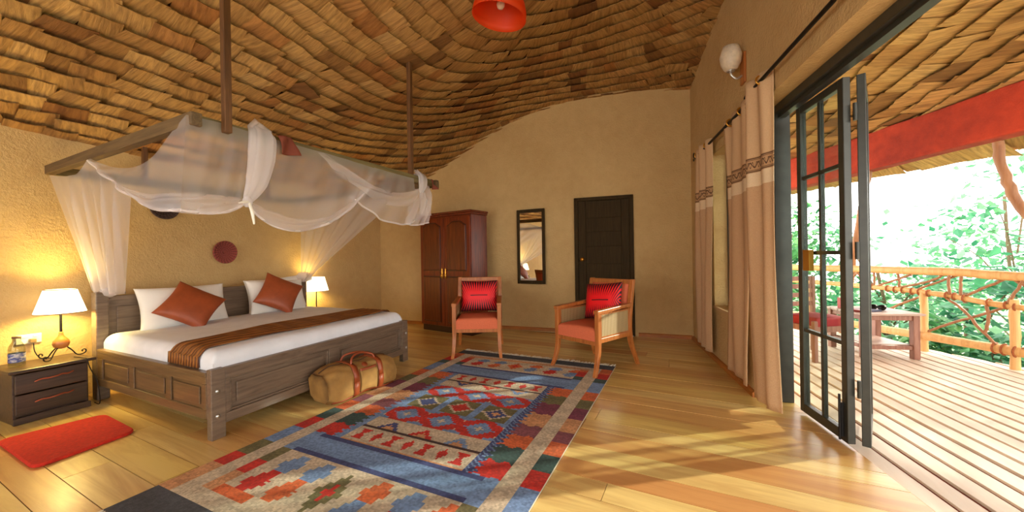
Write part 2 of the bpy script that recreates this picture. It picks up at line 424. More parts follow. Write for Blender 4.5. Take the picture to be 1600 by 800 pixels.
# ------------------------------------------------------------------ floor planks
fl = struct(Bx(-5.6, 2.6, -2.8, 5.8, -.12, -.025).build('floor', M_deckdark), 'polished yellow wooden plank floor of the bedroom')
y = -2.6; row = 0
def thr_x(yy): return right_x(yy)+.24
while y < 5.7:
    w = R.choice([.15, .17, .19, .21]); y1 = y+w-.004
    xl = left_x(y)-.1
    cuts = [xl]; x = xl+R.uniform(.6, 2.4)
    while x < 2: cuts.append(x); x += R.uniform(1.6, 2.9)
    cuts = [c for c in cuts if c < thr_x(y)-.45]+[9]
    for a, b in zip(cuts, cuts[1:]):
        e0 = min(b-.003, thr_x(y)+.0); e1 = min(b-.003, thr_x(y1))
        if min(e0, e1)-a < .12: continue
        if y > back_y(a)+.1: continue
        o = MB().prism([(a, y), (e0, y), (e1, y1), (a, y1)], -.024, R.uniform(-.0012, .0)).build('plank', M_floor, fl)
    y += w
# ------------------------------------------------------------------ thatch
def shingle_variant(k):
    r = random.Random(100+k); sh = r.uniform(-.22, .22); mb = MB()
    curl = r.uniform(.03, .09); tw = r.uniform(-.05, .05); e = [r.uniform(-.06, .06) for _ in range(5)]
    nu, nv = 4, 2
    def fn(u, v):
        i = int(round(u*nu))
        yy = v*1.62-.55+(e[i]*.7 if v < .1 else 0)
        return ((u-.5)*(.98+.14*v)+sh*(v-.35), yy, -.25+.26*v+.05*v*v-curl*.5*math.sin(math.pi*u)*(1-v)+tw*(u-.5)*(1-v))
    mb.grid(fn, nu, nv, False)
    p = [Vector(fn(i/nu, 0)) for i in range(nu+1)]
    n0 = 0
    up = [q+Vector((0, .02, .06)) for q in p]
    base = len(mb.v); mb.v += up; 
    for i in range(nu):     # thickness of the leaf bundle at its free edge (shares the leaf's own vertices)
        mb.f.append([i+1, i, base+i, base+i+1]); mb.sm.append(False); mb.uv.append([((i+1)/nu, 0), (i/nu, 0), (i/nu, .05), ((i+1)/nu, .05)])
    return mb
SHV = [shingle_variant(k) for k in range(8)]
SHM = [m.mesh('shingle') for m in SHV]
for m in SHM: m.materials.append(M_thatch)
cam_inv = camo.matrix_world.inverted()
def in_view(p, mrg=1.05):
    q = cam_inv @ Vector(p)
    if q.z > -.2: return None
    u = q.x/-q.z*576; v = q.y/-q.z*576
    return q.length if abs(u) < 800*mrg and abs(v) < 400*mrg else None
def place_shingles(parent, tiles, stuff_label):
    tiles = [(t, in_view(t[0].translation)) for t in tiles]
    vis = sorted([t for t in tiles if t[1]], key=lambda t: t[1]-t[0][2]*.6)
    rest = [t for t in tiles if not t[1]]
    for t, d in vis[:290]:
        o = bpy.data.objects.new('shingle', SHM[t[1]]); C.objects.link(o); o.parent = parent; o.matrix_local = t[0]
    mb = MB()
    for t, d in vis[290:]+rest:
        src = SHV[t[1]]; mb.v += [t[0] @ p for p in src.v]
        n = len(mb.v)-len(src.v)
        mb.f += [[n+k for k in f] for f in src.f]; mb.sm += src.sm; mb.uv += src.uv
    o = mb.build('shingles', M_thatch, parent); o['kind'] = 'stuff'; o['label'] = stuff_label
def tile_matrix(p, normal, down, w, h, twist):
    zax = normal; yax = (down-zax*down.dot(zax)).normalized(); xax = yax.cross(zax)
    m = Matrix((xax, yax, zax)).transposed().to_4x4()
    return Matrix.Translation(p) @ m @ Matrix.Rotation(twist, 4, 'Z') @ Matrix.Diagonal((w, h, min(w, h), 1))
# bedroom ceiling: backing shell then shingles laid in courses along its contours
mb = MB()
nx, ny = 44, 54
def cfn(u, v):
    x = -5.7+u*7.3; y = -2.9+v*8.6
    return (x, y, ceil_z(x, y)+.045)
mb.grid(cfn, nx, ny, True)
keepf = []; 
for i, f in enumerate(mb.f):
    c = sum((mb.v[k] for k in f), Vector())/4
    if c.x > left_x(c.y)-.25 and c.y < back_y(c.x)+.3 and c.x < right_x(c.y)+.22: keepf.append(i)
mb.f = [mb.f[i] for i in keepf]; mb.sm = [mb.sm[i] for i in keepf]; mb.uv = [None]*len(keepf)
ceil = struct(mb.build('ceiling', M_back), 'domed ceiling of overlapping dry leaf thatch shingles')
def cnorm(x, y):
    e = .03; gx = (ceil_z(x+e, y)-ceil_z(x-e, y))/(2*e); gy = (ceil_z(x, y+e)-ceil_z(x, y-e))/(2*e)
    return Vector((-gx, -gy, 1)).normalized(), Vector((-gx, -gy, -(gx*gx+gy*gy))).normalized()
tiles = []
KY = 2.7     # the courses run straight along both slopes and turn round the hip end
def course_down(x, y):
    dx = x-CXR+CT*y; dy = max(0, y-KY); return Vector((dx, dy+(CT*dx if dy > 0 else 0), 0)).normalized()
Q = .1
while Q < 5.6:
    pts = []
    yy = -2.7
    while yy < KY: pts.append((-Q, yy)); yy += .02
    nseg = max(8, int(math.pi*Q/.02))
    for i in range(nseg+1):
        a = math.pi*i/nseg; pts.append((-Q*math.cos(a), KY+Q*math.sin(a)))
    yy = KY
    while yy > -2.7: pts.append((Q, yy)); yy -= .02
    pts = [Vector((CXR-CT*b+a, b, 0)) for a, b in pts]
    acc = 0; w = R.uniform(.12, .24)
    for p, q in zip(pts, pts[1:]):
        acc += (q-p).length
        if acc >= w:
            mid = q.lerp(p, .0)+(p-q).normalized()*(w/2); x, yv = mid.x, mid.y
            if x > left_x(yv)-.16 and yv < back_y(x)+.16 and x < right_x(yv)+.10 and yv > -2.7:
                n, dn = cnorm(x, yv); dn = course_down(x, yv); dn = (dn-n*dn.dot(n)).normalized()
                if R.random() < .035: tw = R.uniform(-.5, .5)
                else: tw = R.gauss(0, .045)
                pos = Vector((x, yv, ceil_z(x, yv)+R.uniform(-.005, .005)))+dn*R.uniform(-.01, .01)
                tiles.append((tile_matrix(pos, n, dn, w*1.10*R.uniform(.97, 1.06), .165*R.uniform(.98, 1.08), tw), R.randrange(8), w))
            acc = 0; w = R.uniform(.11, .25)
    Q += .155
place_shingles(ceil, tiles, 'farther thatch shingles of the domed ceiling')

# ------------------------------------------------------------------ veranda roof
RP0 = Vector((1.95, 6.4, 0)); RDD = Vector((.90, -1.30, 0)).normalized(); ROUT = Vector((1.30, .90, 0)).normalized()
def rp(s, off=0, z=0): return RP0+RDD*s+ROUT*off+Vector((0, 0, z))
A_ = Vector((1.94, 6.42, 2.64)); B_ = Vector((2.76, 5.22, 2.72)); D_ = Vector((.5, 4.6, 3.22))
vn = (B_-A_).cross(D_-A_).normalized()
if vn.z < 0: vn = -vn
def ver_z(x, y): return A_.z-(vn.x*(x-A_.x)+vn.y*(y-A_.y))/vn.z
def ver_in(x, y, m=0):
    p = Vector((x, y, 0)); return (p-RW0).dot(RN) > .14 and (p-RP0).dot(ROUT) < .06+m and -2.5 < y < 9.5
mb = MB()
mb.grid(lambda u, v: (-1.5+u*8.5, -2.6+v*12.4, ver_z(-1.5+u*8.5, -2.6+v*12.4)+.05), 40, 56, False)
kf = [i for i, f in enumerate(mb.f) if (lambda c: ver_in(c.x, c.y, .25))(sum((mb.v[k] for k in f), Vector())/4)]
mb.f = [mb.f[i] for i in kf]; mb.sm = [False]*len(kf); mb.uv = [None]*len(kf)
vceil = struct(mb.build('ceiling_veranda', M_back), 'sloping thatch ceiling over the veranda deck')
tiles = []
down = (RN-vn*RN.dot(vn)).normalized()
off = .16
while off < 6.5:
    w_ = -4.5; 
    while w_ < 8.5:
        w = R.uniform(.15, .34); q = rw(w_, off)
        if ver_in(q.x, q.y, .05):
            tw = R.uniform(-.5, .5) if R.random() < .06 else R.gauss(0, .10)
            tiles.append((tile_matrix(Vector((q.x, q.y, ver_z(q.x, q.y)+R.uniform(-.006, .006))), vn, down, w*1.15, .19*R.uniform(.95, 1.12), tw), R.randrange(8), w))
        w_ += w
    off += .19
place_shingles(vceil, tiles, 'farther thatch shingles of the veranda roof')
# red ring beam
mb = MB(); n = 26; prof = [(-.11, 2.19), (.09, 2.185), (.10, 2.64), (-.10, 2.66)]; rings = []
for i in range(n+1):
    s = -3.2+i*(10.5/n); rings.append([rp(s, o+R.uniform(-.008, .008), z+R.uniform(-.008, .008)+max(-.05, min(.05, (s-.7)*.045))) for o, z in prof])
mb.add([p for r in rings for p in r], [(i*4+k, i*4+(k+1) % 4, (i+1)*4+(k+1) % 4, (i+1)*4+k) for i in range(n) for k in range(4)]+[(0, 3, 2, 1), tuple(n*4+k for k in range(4))])
tag(mb.build('veranda_beam', M_red_plaster, bevel=.02), 'thick red plastered beam under the veranda thatch edge', 'beam')
# eave beyond the beam
ev = thing('thatch_eave', 'ragged thatch eave hanging beyond the red beam', 'eave')
mb = MB()
mb.grid(lambda u, v: rp(-3.2+u*10.5, .10+v*.62, 2.68-v*.44), 20, 2, False)
mb.build('eave_backing', M_back, ev)
dn = (ROUT*.62+Vector((0, 0, -.44))).normalized(); nn = Vector((0, 0, 1))-dn*dn.z; nn.normalize()
for rowi in range(3):
    s = -2.2
    while s < 3.4:
        w = R.uniform(.18, .34)
        o = bpy.data.objects.new('shingle', SHM[R.randrange(8)]); C.objects.link(o); o.parent = ev
        o.matrix_local = tile_matrix(rp(s, .24+rowi*.17, 2.55-rowi*.12+R.uniform(-.01, .01)), nn, dn, w*1.2, .2, R.gauss(0, .16)); s += w

# ------------------------------------------------------------------ veranda deck
dk = struct(MB().prism([(rw(-4.5, .24).x, rw(-4.5, .24).y), (rw(8.5, .24).x, rw(8.5, .24).y), (rp(8, .22).x, rp(8, .22).y), (rp(-3.5, .22).x, rp(-3.5, .22).y)], -.16, -.05).build('floor_veranda', M_deckdark), 'pale weathered slatted wooden veranda deck')
off = .245; 
while off < 5.8:
    w = R.uniform(.094, .106)
    # clip against the railing line: rp plane, outer limit .14
    def lim(o):
        # w along RD where (rw-RP0).ROUT = .14
        b = (RW0+RN*o-RP0).dot(ROUT); return (.14-b)/RD.dot(ROUT)
    w0a, w0b = max(-4.3, lim(off) if RD.dot(ROUT) < 0 else -4.3), max(-4.3, lim(off+w) if RD.dot(ROUT) < 0 else -4.3)
    if w0a < 8 and w0b < 8:
        pts = [rw(w0a, off), rw(8.2, off), rw(8.2, off+w), rw(w0b, off+w)]
        MB().prism([(p.x, p.y) for p in pts], -.045, R.uniform(-.012, -.006)).build('deck_board', M_deck, dk)
    off += w+.030

# ------------------------------------------------------------------ window and folding door
def wbox(mb, w0, w1, o0, o1, z0, z1):
    vs = [rw(w, o, z) for z in (z0, z1) for o in (o0, o1) for w in (w0, w1)]
    return mb.add(vs, [(0, 2, 3, 1), (4, 5, 7, 6), (0, 1, 5, 4), (2, 6, 7, 3), (0, 4, 6, 2), (1, 3, 7, 5)])
wi = thing('window_1', 'dark steel framed window between the tan curtains', 'window', kind='structure')
a, b, z0, z1 = WIN
for i, q in enumerate(((a, a+.045, z0, z1), (b-.045, b, z0, z1), (a+.045, b-.045, z0, z0+.045), (a+.045, b-.045, z1-.045, z1))):
    wbox(MB(), q[0], q[1], .13, .18, q[2], q[3]).build('frame_bar', M_steel, wi, bevel=.004)
wm = (a+b)/2
wbox(MB(), wm-.02, wm+.02, .13, .18, z0+.045, z1-.045).build('mullion', M_steel, wi)
for k in range(1, 4):
    zz = z0+(z1-z0)*k/4
    for p, q in ((a+.045, wm-.02), (wm+.02, b-.045)): wbox(MB(), p, q, .145, .165, zz-.012, zz+.012).build('glazing_bar', M_steel, wi)
for k in range(4):
    for p, q in ((a+.045, wm-.02), (wm+.02, b-.045)):
        wbox(MB(), p, q, .152, .157, z0+(z1-z0)*k/4+.012, z0+(z1-z0)*(k+1)/4-.012).build('pane', M_glass, wi)
wbox(MB(), wm-.06, wm-.045, .10, .13, 1.3, 1.42).build('latch', M_black, wi)
struct(wbox(MB(), a-.02, b+.02, -.015, .13, z0-.03, z0+.002).build('trim_1', plain('sill', sr(196, 160, 110), .7)), 'pale plaster sill of the curtained window')

fd = thing('door_2', 'dark steel glazed folding door standing open to the veranda', 'door', kind='structure')
wbox(MB(), DOOR0, DOOR0+.07, .12, .23, 0, 2.26).build('jamb', M_steel, fd, bevel=.005)
wbox(MB(), DOOR0+.07, 6.9, .12, .23, 2.20, 2.26).build('head_rail', M_steel, fd, bevel=.005)
wbox(MB(), DOOR0+.07, 6.9, .15, .20, 2.17, 2.20).build('track', M_steel, fd)
def leaf(p0, p1, name):
    p0 = Vector(p0); p1 = Vector(p1); d = (p1-p0); L = d.length; d.normalize(); n = Vector((-d.y, d.x, 0))
    root = bpy.data.objects.new(name, None); C.objects.link(root); root.parent = fd
    M = Matrix((( d.x, n.x, 0, p0.x), (d.y, n.y, 0, p0.y), (0, 0, 1, 0), (0, 0, 0, 1)))
    zb, zt, st = .02, 2.165, .05
    for x0, x1 in ((0, st), (L-st, L)): MB().box(x0, x1, -.02, .02, zb, zt, M).build('stile', M_steel, root, bevel=.004)
    for za, zc in ((zb, zb+.06), (zt-.05, zt)): MB().box(st, L-st, -.02, .02, za, zc, M).build('rail', M_steel, root, bevel=.004)
    hs = [zb+.06, .60, 1.14, 1.66, zt-.05]
    for z in hs[1:-1]: MB().box(st, L-st, -.012, .012, z-.012, z+.012, M).build('glazing_bar', M_steel, root)
    MB().box(L/2-.012, L/2+.012, -.012, .012, zb+.06, zt-.05, M).build('glazing_bar', M_steel, root)
    for za, zc in zip(hs, hs[1:]):
        for x0, x1 in ((st, L/2-.012), (L/2+.012, L-st)):
            MB().box(x0, x1, -.003, .003, za+.012, zc-.012, M).build('pane', M_glass, root)
    return root, M, L
lf, M1, L1 = leaf((.672, 3.275, 0), (.800, 2.800, 0), 'door_leaf')
MB().box(L1-.045, L1-.03, -.035, -.02, .05, .25, M1).tube([(L1-.037, -.04, .03), (L1-.037, -.04, .3)], .007, 6, M1).build('bolt', M_black, lf)
lf2, M2, L2 = leaf((.862, 2.792, 0), (1.02, 3.26, 0), 'door_leaf')
for z in (.30, 1.1, 1.9): MB().tube([(.832, 2.785, z), (.832, 2.785, z+.1)], .011, 8).build('hinge', M_steel, fd)
MB().box(.12, .19, -.05, -.022, 1.02, 1.16, M1).build('handle', M_brass, lf)

# ------------------------------------------------------------------ back-wall door, mirror, wardrobe
def bw(x, off=0, z=0):
    return Vector((x, back_y(x), z))-BN*off
BANG = math.atan2(BD.y, BD.x)
dr = thing('door_1', 'black wooden door with brass knob in tan wall', 'door', bw(-1.60), BANG, kind='structure')   # local x along the wall, -y into the room
Wd, Hd = .83, 1.985
for q in ((0, .055, 0, Hd), (Wd-.055, Wd, 0, Hd)): Bx(q[0], q[1], -.045, .02, q[2], q[3]).build('jamb', M_door, dr, bevel=.006)
Bx(0, Wd, -.045, .02, Hd-.05, Hd).build('lintel', M_door, dr, bevel=.006)
lf = Bx(.057, Wd-.057, -.012, .02, .01, Hd-.052).build('door_panel', M_door, dr)
for x0, x1 in ((.057, .165), (Wd-.165, Wd-.057)): Bx(x0, x1, -.026, -.011, .01, Hd-.052).build('stile', M_door, dr, bevel=.003)
zz = [.01, .36, .72, 1.02, 1.27, 1.48, 1.68, Hd-.052]
for z0, z1 in zip(zz, zz[1:]): Bx(.168, Wd-.168, -.020, -.010, z0+.004, z1-.004).build('board', M_door, dr, bevel=.004)
k = MB().lathe([(.004, 0), (.028, .001), (.028, .006), (.012, .01), (.012, .03), (.026, .04), (.030, .055), (.022, .068), (0.001, .072)], 18, M=Matrix.Translation((.115, -.026, 1.085)) @ Matrix.Rotation(rad(90), 4, 'X')).build('knob', M_brass, dr)
Bx(.06, Wd-.02, -.06, .0, 0, .012).build('sill', plain('door_sill', sr(200, 200, 196), .5), dr)

M_door.node_tree.nodes['Principled BSDF'].inputs['Specular IOR Level'].default_value = .12
mr = thing('wall_mirror', 'tall narrow mirror in dark wooden frame hung beside the door', 'mirror', bw(-2.485, .004, .72), BANG+rad(-8))
Wm, Hm = .462, 1.14
for q in ((0, .042, 0, Hm), (Wm-.042, Wm, 0, Hm), (.042, Wm-.042, 0, .05), (.042, Wm-.042, Hm-.05, Hm)):
    Bx(q[0], q[1], -.035, -.002, q[2], q[3]).build('frame_bar', M_door, mr, bevel=.006)
Bx(.042, Wm-.042, -.018, -.006, .05, Hm-.05).build('mirror_glass', M_mirror, mr)

# wardrobe: local origin front-left bottom, x along front, y towards the wall
wa = thing('wardrobe', 'tall red-brown wooden wardrobe with two arched panel doors', 'wardrobe', (-3.95, 4.63, 0), rad(-8.0))
Ww, Dw, Hw = 1.06, .385, 1.77
Bx(.02, Ww-.02, .03, Dw-.01, 0, .09).build('plinth', plain('plinth', sr(50, 24, 10), .5), wa)
Bx(0, Ww, .02, Dw, .09, Hw).build('body', M_ward, wa, bevel=.005)
Bx(-.02, Ww+.02, -.012, Dw+.0, Hw, Hw+.03).build('crown', M_ward, wa, bevel=.01)
Bx(-.035, Ww+.035, -.028, Dw+.0, Hw+.03, Hw+.06).build('cornice', M_ward, wa, bevel=.012)
def arch_panel(mb, x0, x1, z0, z1, y0, y1, arch):
    pts = [(x0, z0), (x1, z0)]
    N = 14
    for i in range(N+1):
        u = 1-i/N; s = max(0, min(1, (1-abs(2*u-1))*1.5)); s = s*s*(3-2*s)
        pts.append((x0+(x1-x0)*u, z1-arch+arch*s))
    M = Matrix(((1, 0, 0, 0), (0, 0, -1, 0), (0, 1, 0, 0), (0, 0, 0, 1)))
    return mb.prism(pts, -y1, -y0, M)
for i, (x0, x1) in enumerate(((.012, Ww/2-.003), (Ww/2+.003, Ww-.012))):
    d = Bx(x0, x1, .0, .02, .10, Hw-.03).build('door', M_ward, wa, bevel=.004)
    st = .075
    arch_panel(MB(), x0+st-.012, x1-st+.012, .94, Hw-.085, -.006, .002, .06).build('moulding', plain('moulding%d' % i, sr(60, 22, 8), .35), d, bevel=.004)
    arch_panel(MB(), x0+st, x1-st, .955, Hw-.10, -.016, .002, .06).build('panel', M_ward_p, d, bevel=.012)
    MB().box(x0+st-.012, x1-st+.012, -.006, .002, .15, .86).build('moulding', plain('mouldingb%d' % i, sr(60, 22, 8), .35), d, bevel=.004)
    MB().box(x0+st, x1-st, -.016, .002, .165, .845).build('panel', M_ward_p, d, bevel=.012)
    hx = Ww/2+(-.035 if i == 0 else .035)
    MB().lathe([(.001, -.09), (.014, -.06), (.008, -.045), (.018, -.02), (.010, 0), (.018, .02), (.008, .045), (.014, .06), (.001, .09)], 10, (hx, -.012, .90)).torus((hx, -.024, .865), (0, 1, 0), .022, .005, 14, 5).build('handle', M_brass, d)

# ------------------------------------------------------------------ bed (local l = from foot to head, w = near side to far side)
F0 = Vector((-2.763, 1.235, 0)); BA = Vector((-math.cos(rad(1.2)), -math.sin(rad(1.2)), 0)); BB = Vector((-math.sin(rad(4.3)), math.cos(rad(4.3)), 0))
def bm_(p): return BA*p.x+BB*p.y+Vector((0, 0, p.z))
bed = thing('bed', 'dark brown wooden double bed frame with panelled footboard', 'bed', F0)
BL, BW = 1.80, 1.95
def bb(name, l0, l1, w0, w1, z0, z1, mat=M_bed, parent=None, bevel=.005):
    return Bx(l0, l1, w0, w1, z0, z1).build(name, mat, parent or bed, bevel=bevel, mapf=bm_)
for w0 in (0, BW-.085):
    p = bb('foot_post', 0, .055, w0, w0+.085, 0, .45)
    for z in (.15, .31): MB().lathe([(.001, 0), (.012, .001), (.013, .005), (.008, .009), (.001, .010)], 12, M=Matrix.Translation((0, w0+.035 if w0 == 0 else w0+.05, z)) @ Matrix.Rotation(rad(-90), 4, 'Y')).build('bolt', M_chrome, p, mapf=bm_)
fb = bb('footboard', .032, .048, .085, BW-.085, .09, .44)
bb('top_rail', .005, .05, .085, BW-.085, .375, .445, parent=fb)
bb('bottom_rail', .005, .05, .085, BW-.085, .085, .150, parent=fb)
for w0, w1 in ((.085, .115), (.90, 1.0), (BW-.115, BW-.085)): bb('stile', .006, .05, w0, w1, .15, .375, parent=fb)
for w0, w1 in ((.115, .90), (1.0, BW-.115)):
    for q in ((w0, w1, .15, .166), (w0, w1, .359, .375), (w0, w0+.016, .166, .359), (w1-.016, w1, .166, .359)): bb('moulding', .014, .034, q[0], q[1], q[2], q[3], parent=fb, bevel=.006)
    bb('panel', .018, .034, w0+.045, w1-.045, .195, .33, parent=fb, bevel=.008)
for side, w0, w1 in ((0, 0.0, .03), (1, BW-.03, BW)):
    r = bb('side_rail', .055, 1.70, w0+.010 if side == 0 else w0, w1 if side == 0 else w1-.01, .13, .42, M_bed_x)
    bb('rail_cap', .055, 1.70, w0-.006, w1+.006, .405, .43, M_bed_x, r)
    if side == 0:
        bb('bottom_rail', .055, 1.70, -.003, .012, .13, .19, M_bed_x, r); bb('top_rail', .055, 1.70, -.003, .012, .355, .405, M_bed_x, r)
        ls = (.055, .11, .50, .57, 1.05, 1.13, 1.60, 1.70)
        for l0, l1 in zip(ls[::2], ls[1::2]): bb('stile', l0, l1, -.003, .012, .19, .355, M_bed_x, r)
        for l0, l1 in zip(ls[1::2], ls[2::2]): bb('panel', l0+.03, l1-.03, .000, .011, .215, .33, M_bed_x, r, .008)
for w0 in (-.005, BW-.075):
    bb('head_post', 1.70, BL, w0, w0+.08, 0, .90, M_bed, bevel=.008)
hb = bb('headboard', 1.735, 1.775, .075, BW-.075, .25, .85, M_bed)
bb('headboard_cap', 1.72, 1.79, .075, BW-.075, .82, .86, M_bed, hb)
for w0, w1 in ((.13, .62), (.70, 1.25), (1.33, 1.82)): bb('panel', 1.727, 1.737, w0, w1, .50, .77, M_bed, hb, .006)
bb('slat_base', .055, 1.73, .035, BW-.035, .26, .30, M_bed_x)

# mattress with sheet: rounded slab
def slab(l0, l1, w0, w1, z0, z1, r, nx=26, ny=26, name='mattress', puff=.015, seed=3):
    rr = random.Random(seed); mb = MB()
    def corner(u, a0, a1, rad_):
        return a0+(a1-a0)*u
    ph = [rr.uniform(0, 6) for _ in range(6)]
    n1, n2 = nx, ny
    def prof(t):      # 0..1 across; returns (pos 0..1, drop 0..1)
        return t
    vs = []; 
    def zf(l, w):
        dl = min(l-l0, l1-l); dw = min(w-w0, w1-w)
        def q(d): return 0 if d >= r else 1-math.sqrt(max(0, 1-((r-d)/r)**2))
        a, b = q(max(0, dl)), q(max(0, dw))
        k = min(1, math.hypot(a, b))
        return z1-(z1-z0)*0-r*k+puff*math.sin(math.pi*(l-l0)/(l1-l0))*math.sin(math.pi*(w-w0)/(w1-w0))+.004*math.sin(7*l+3*w+ph[0])*math.sin(5*w-4*l+ph[1])
    def warp(t, L):   # dense samples near edges
        e = r/L
        if t < .25: return e*(1-math.cos(t/.25*math.pi/2))
        if t > .75: return 1-e*(1-math.cos((1-t)/.25*math.pi/2))
        return e+(t-.25)/.5*(1-2*e)
    def fn(u, v):
        l = l0+(l1-l0)*warp(u, l1-l0); w = w0+(w1-w0)*warp(v, w1-w0)
        return (l, w, zf(l, w))
    mb.grid(fn, nx, ny)
    # skirts down
    for k in range(4):
        def sk(u, v, k=k):
            l, w, z = fn(u, 0) if k == 0 else fn(1, u) if k == 1 else fn(1-u, 1) if k == 2 else fn(0, 1-u)
            return (l, w, z+(z0-z)*v)
        n0 = len(mb.f); mb.grid(sk, nx, 2)
        for i in range(n0, len(mb.f)): mb.f[i] = mb.f[i][::-1]; mb.uv[i] = mb.uv[i][::-1]
    return mb, fn
mbm, mfn = slab(.052, 1.71, .037, BW-.037, .302, .55, .075, 32, 32)
mat_o = mbm.build('mattress', M_sheet, bed, mapf=bm_, weld=True)
mat_o.parent = None; mat_o.location = F0
tag(mat_o, 'thick mattress under a tucked white sheet on the wooden bed', 'mattress')
def mz(l, w):
    # height of the mattress surface
    l0, l1, w0, w1, r = .052, 1.71, .037, BW-.037, .075
    def q(d): return 0 if d >= r else 1-math.sqrt(max(0, 1-((r-max(0, d))/r)**2))
    k = min(1, math.hypot(q(min(l-l0, l1-l)), q(min(w-w0, w1-w))))
    return .55-r*k+.015*math.sin(math.pi*(l-l0)/(l1-l0))*math.sin(math.pi*(w-w0)/(w1-w0))
def runner(u, v):
    l = .20+.40*u+.012*math.sin(v*9+u*3); w = .026+(BW-.052)*(.5-.5*math.cos(math.pi*v))
    z = mz(min(max(l, .06), 1.71), min(max(w, .040), BW-.040))+.012+.004*math.sin(u*40+3*math.sin(v*8))
    if v < .02: z = .435
    return (l, w, z)
ro = MB().grid(runner, 40, 50).build('bed_runner', M_runner, None, mapf=bm_, solid=.006); ro.location = F0
tag(ro, 'pleated bronze brown runner laid across the foot of the bed', 'bed runner')

def pillow(w, h, t, nu=18, nv=14, ear=.05, seed=0, wr=.006):
    rr = random.Random(seed); ph = [rr.uniform(0, 6) for _ in range(4)]; mb = MB()
    for sgn in (1, -1):
        def fn(a, b, sgn=sgn):
            u = math.sin((a-.5)*math.pi)*.5*2; v = math.sin((b-.5)*math.pi)*.5*2
            x = u*w/2*(1-ear*(1-v*v)**1.0*abs(u)**3); z = v*h/2*(1-ear*(1-u*u)*abs(v)**3)
            th = t/2*max(0, (1-u*u)*(1-v*v))**.42
            th += wr*math.sin(9*u+5*v+ph[0])*math.sin(7*v-4*u+ph[1])*(1-u*u)*(1-v*v)
            return (x, -sgn*th, z)
        n0 = len(mb.f); mb.grid(fn, nu, nv)
        if sgn == -1:
            for i in range(n0, len(mb.f)): mb.f[i] = mb.f[i][::-1]; mb.uv[i] = mb.uv[i][::-1]
    return mb
def put_pillow(name, mb, mat, l, w, z, lean, spin, label, cat, group, yaw=0):
    # pillow local: x along bed width, z up, -y faces the foot (lean = tilt of its top towards the headboard)
    o = mb.build(name, mat, None, weld=True)
    rot = Matrix((BB, -BA*-1, Vector((0, 0, 1)))).transposed().to_4x4()
    xa = BB.copy(); ya = BA.copy(); za = Vector((0, 0, 1)); xa = ya.cross(za) 
    rot = Matrix((xa, ya, za)).transposed().to_4x4()
    o.matrix_world = Matrix.Translation(F0+bm_(Vector((l, w, z)))) @ rot @ Matrix.Rotation(yaw, 4, 'Z') @ Matrix.Rotation(-lean, 4, 'X') @ Matrix.Rotation(spin, 4, 'Y')
    return tag(o, label, cat, group)
put_pillow('bed_pillow', pillow(.70, .40, .20, ear=.08, seed=1), M_pillow, 1.60, .57, .72, rad(16), rad(0), 'white pillow beside the headboard post wrapped by the net, near the gourd lamp', 'pillow', 'white bed pillows')
put_pillow('bed_pillow', pillow(.66, .40, .17, ear=.08, seed=2), M_pillow, 1.55, 1.46, .72, rad(18), rad(2), 'white pillow with a brown cushion on the side of the slender lamp', 'pillow', 'white bed pillows')
put_pillow('bed_pillow', pillow(.70, .40, .11, ear=.08, seed=5), M_pillow, 1.66, 1.52, .74, rad(9), rad(-3), 'white pillow tucked behind another one, against the headboard by the slender lamp', 'pillow', 'white bed pillows')
put_pillow('throw_cushion', pillow(.40, .40, .15, ear=.10, seed=3), M_brown, 1.40, .53, .735, rad(36), rad(38), 'shiny brown square cushion stood on its corner on the side of the gourd lamp', 'cushion', 'brown throw cushions', rad(-8))
put_pillow('throw_cushion', pillow(.40, .40, .15, ear=.10, seed=4), M_brown, 1.37, 1.36, .765, rad(28), rad(30), 'shiny brown square cushion stood on its corner on the side of the slender lamp', 'cushion', 'brown throw cushions', rad(-12))

# ------------------------------------------------------------------ canopy frame
ZF = 1.90
cf = thing('canopy_frame', 'rectangular wooden canopy frame hung on poles above the bed', 'canopy frame')
Bx(-4.70, -2.36, .985, 1.035, ZF-.03, ZF+.04).build('side_bar', M_frame, cf, bevel=.004)
Bx(-4.70, -2.36, 3.02, 3.07, ZF-.03, ZF+.04).build('side_bar', M_frame, cf, bevel=.004)
Bx(-2.445, -2.395, 1.036, 3.12, ZF-.03, ZF+.04).build('foot_bar', M_frame_y, cf, bevel=.004)
Bx(-4.72, -4.67, 1.036, 3.019, ZF-.03, ZF+.04).build('head_bar', M_frame_y, cf, bevel=.004)
for x, y_ in ((-2.36, 1.15), (-2.42, 2.72), (-4.66, 1.58), (-4.66, 2.70)):
    Bx(x-.022, x+.022, y_-.018, y_+.018, ZF-.03, ceil_z(x, y_)+.03).build('hanging_pole', M_pole, cf, bevel=.003)

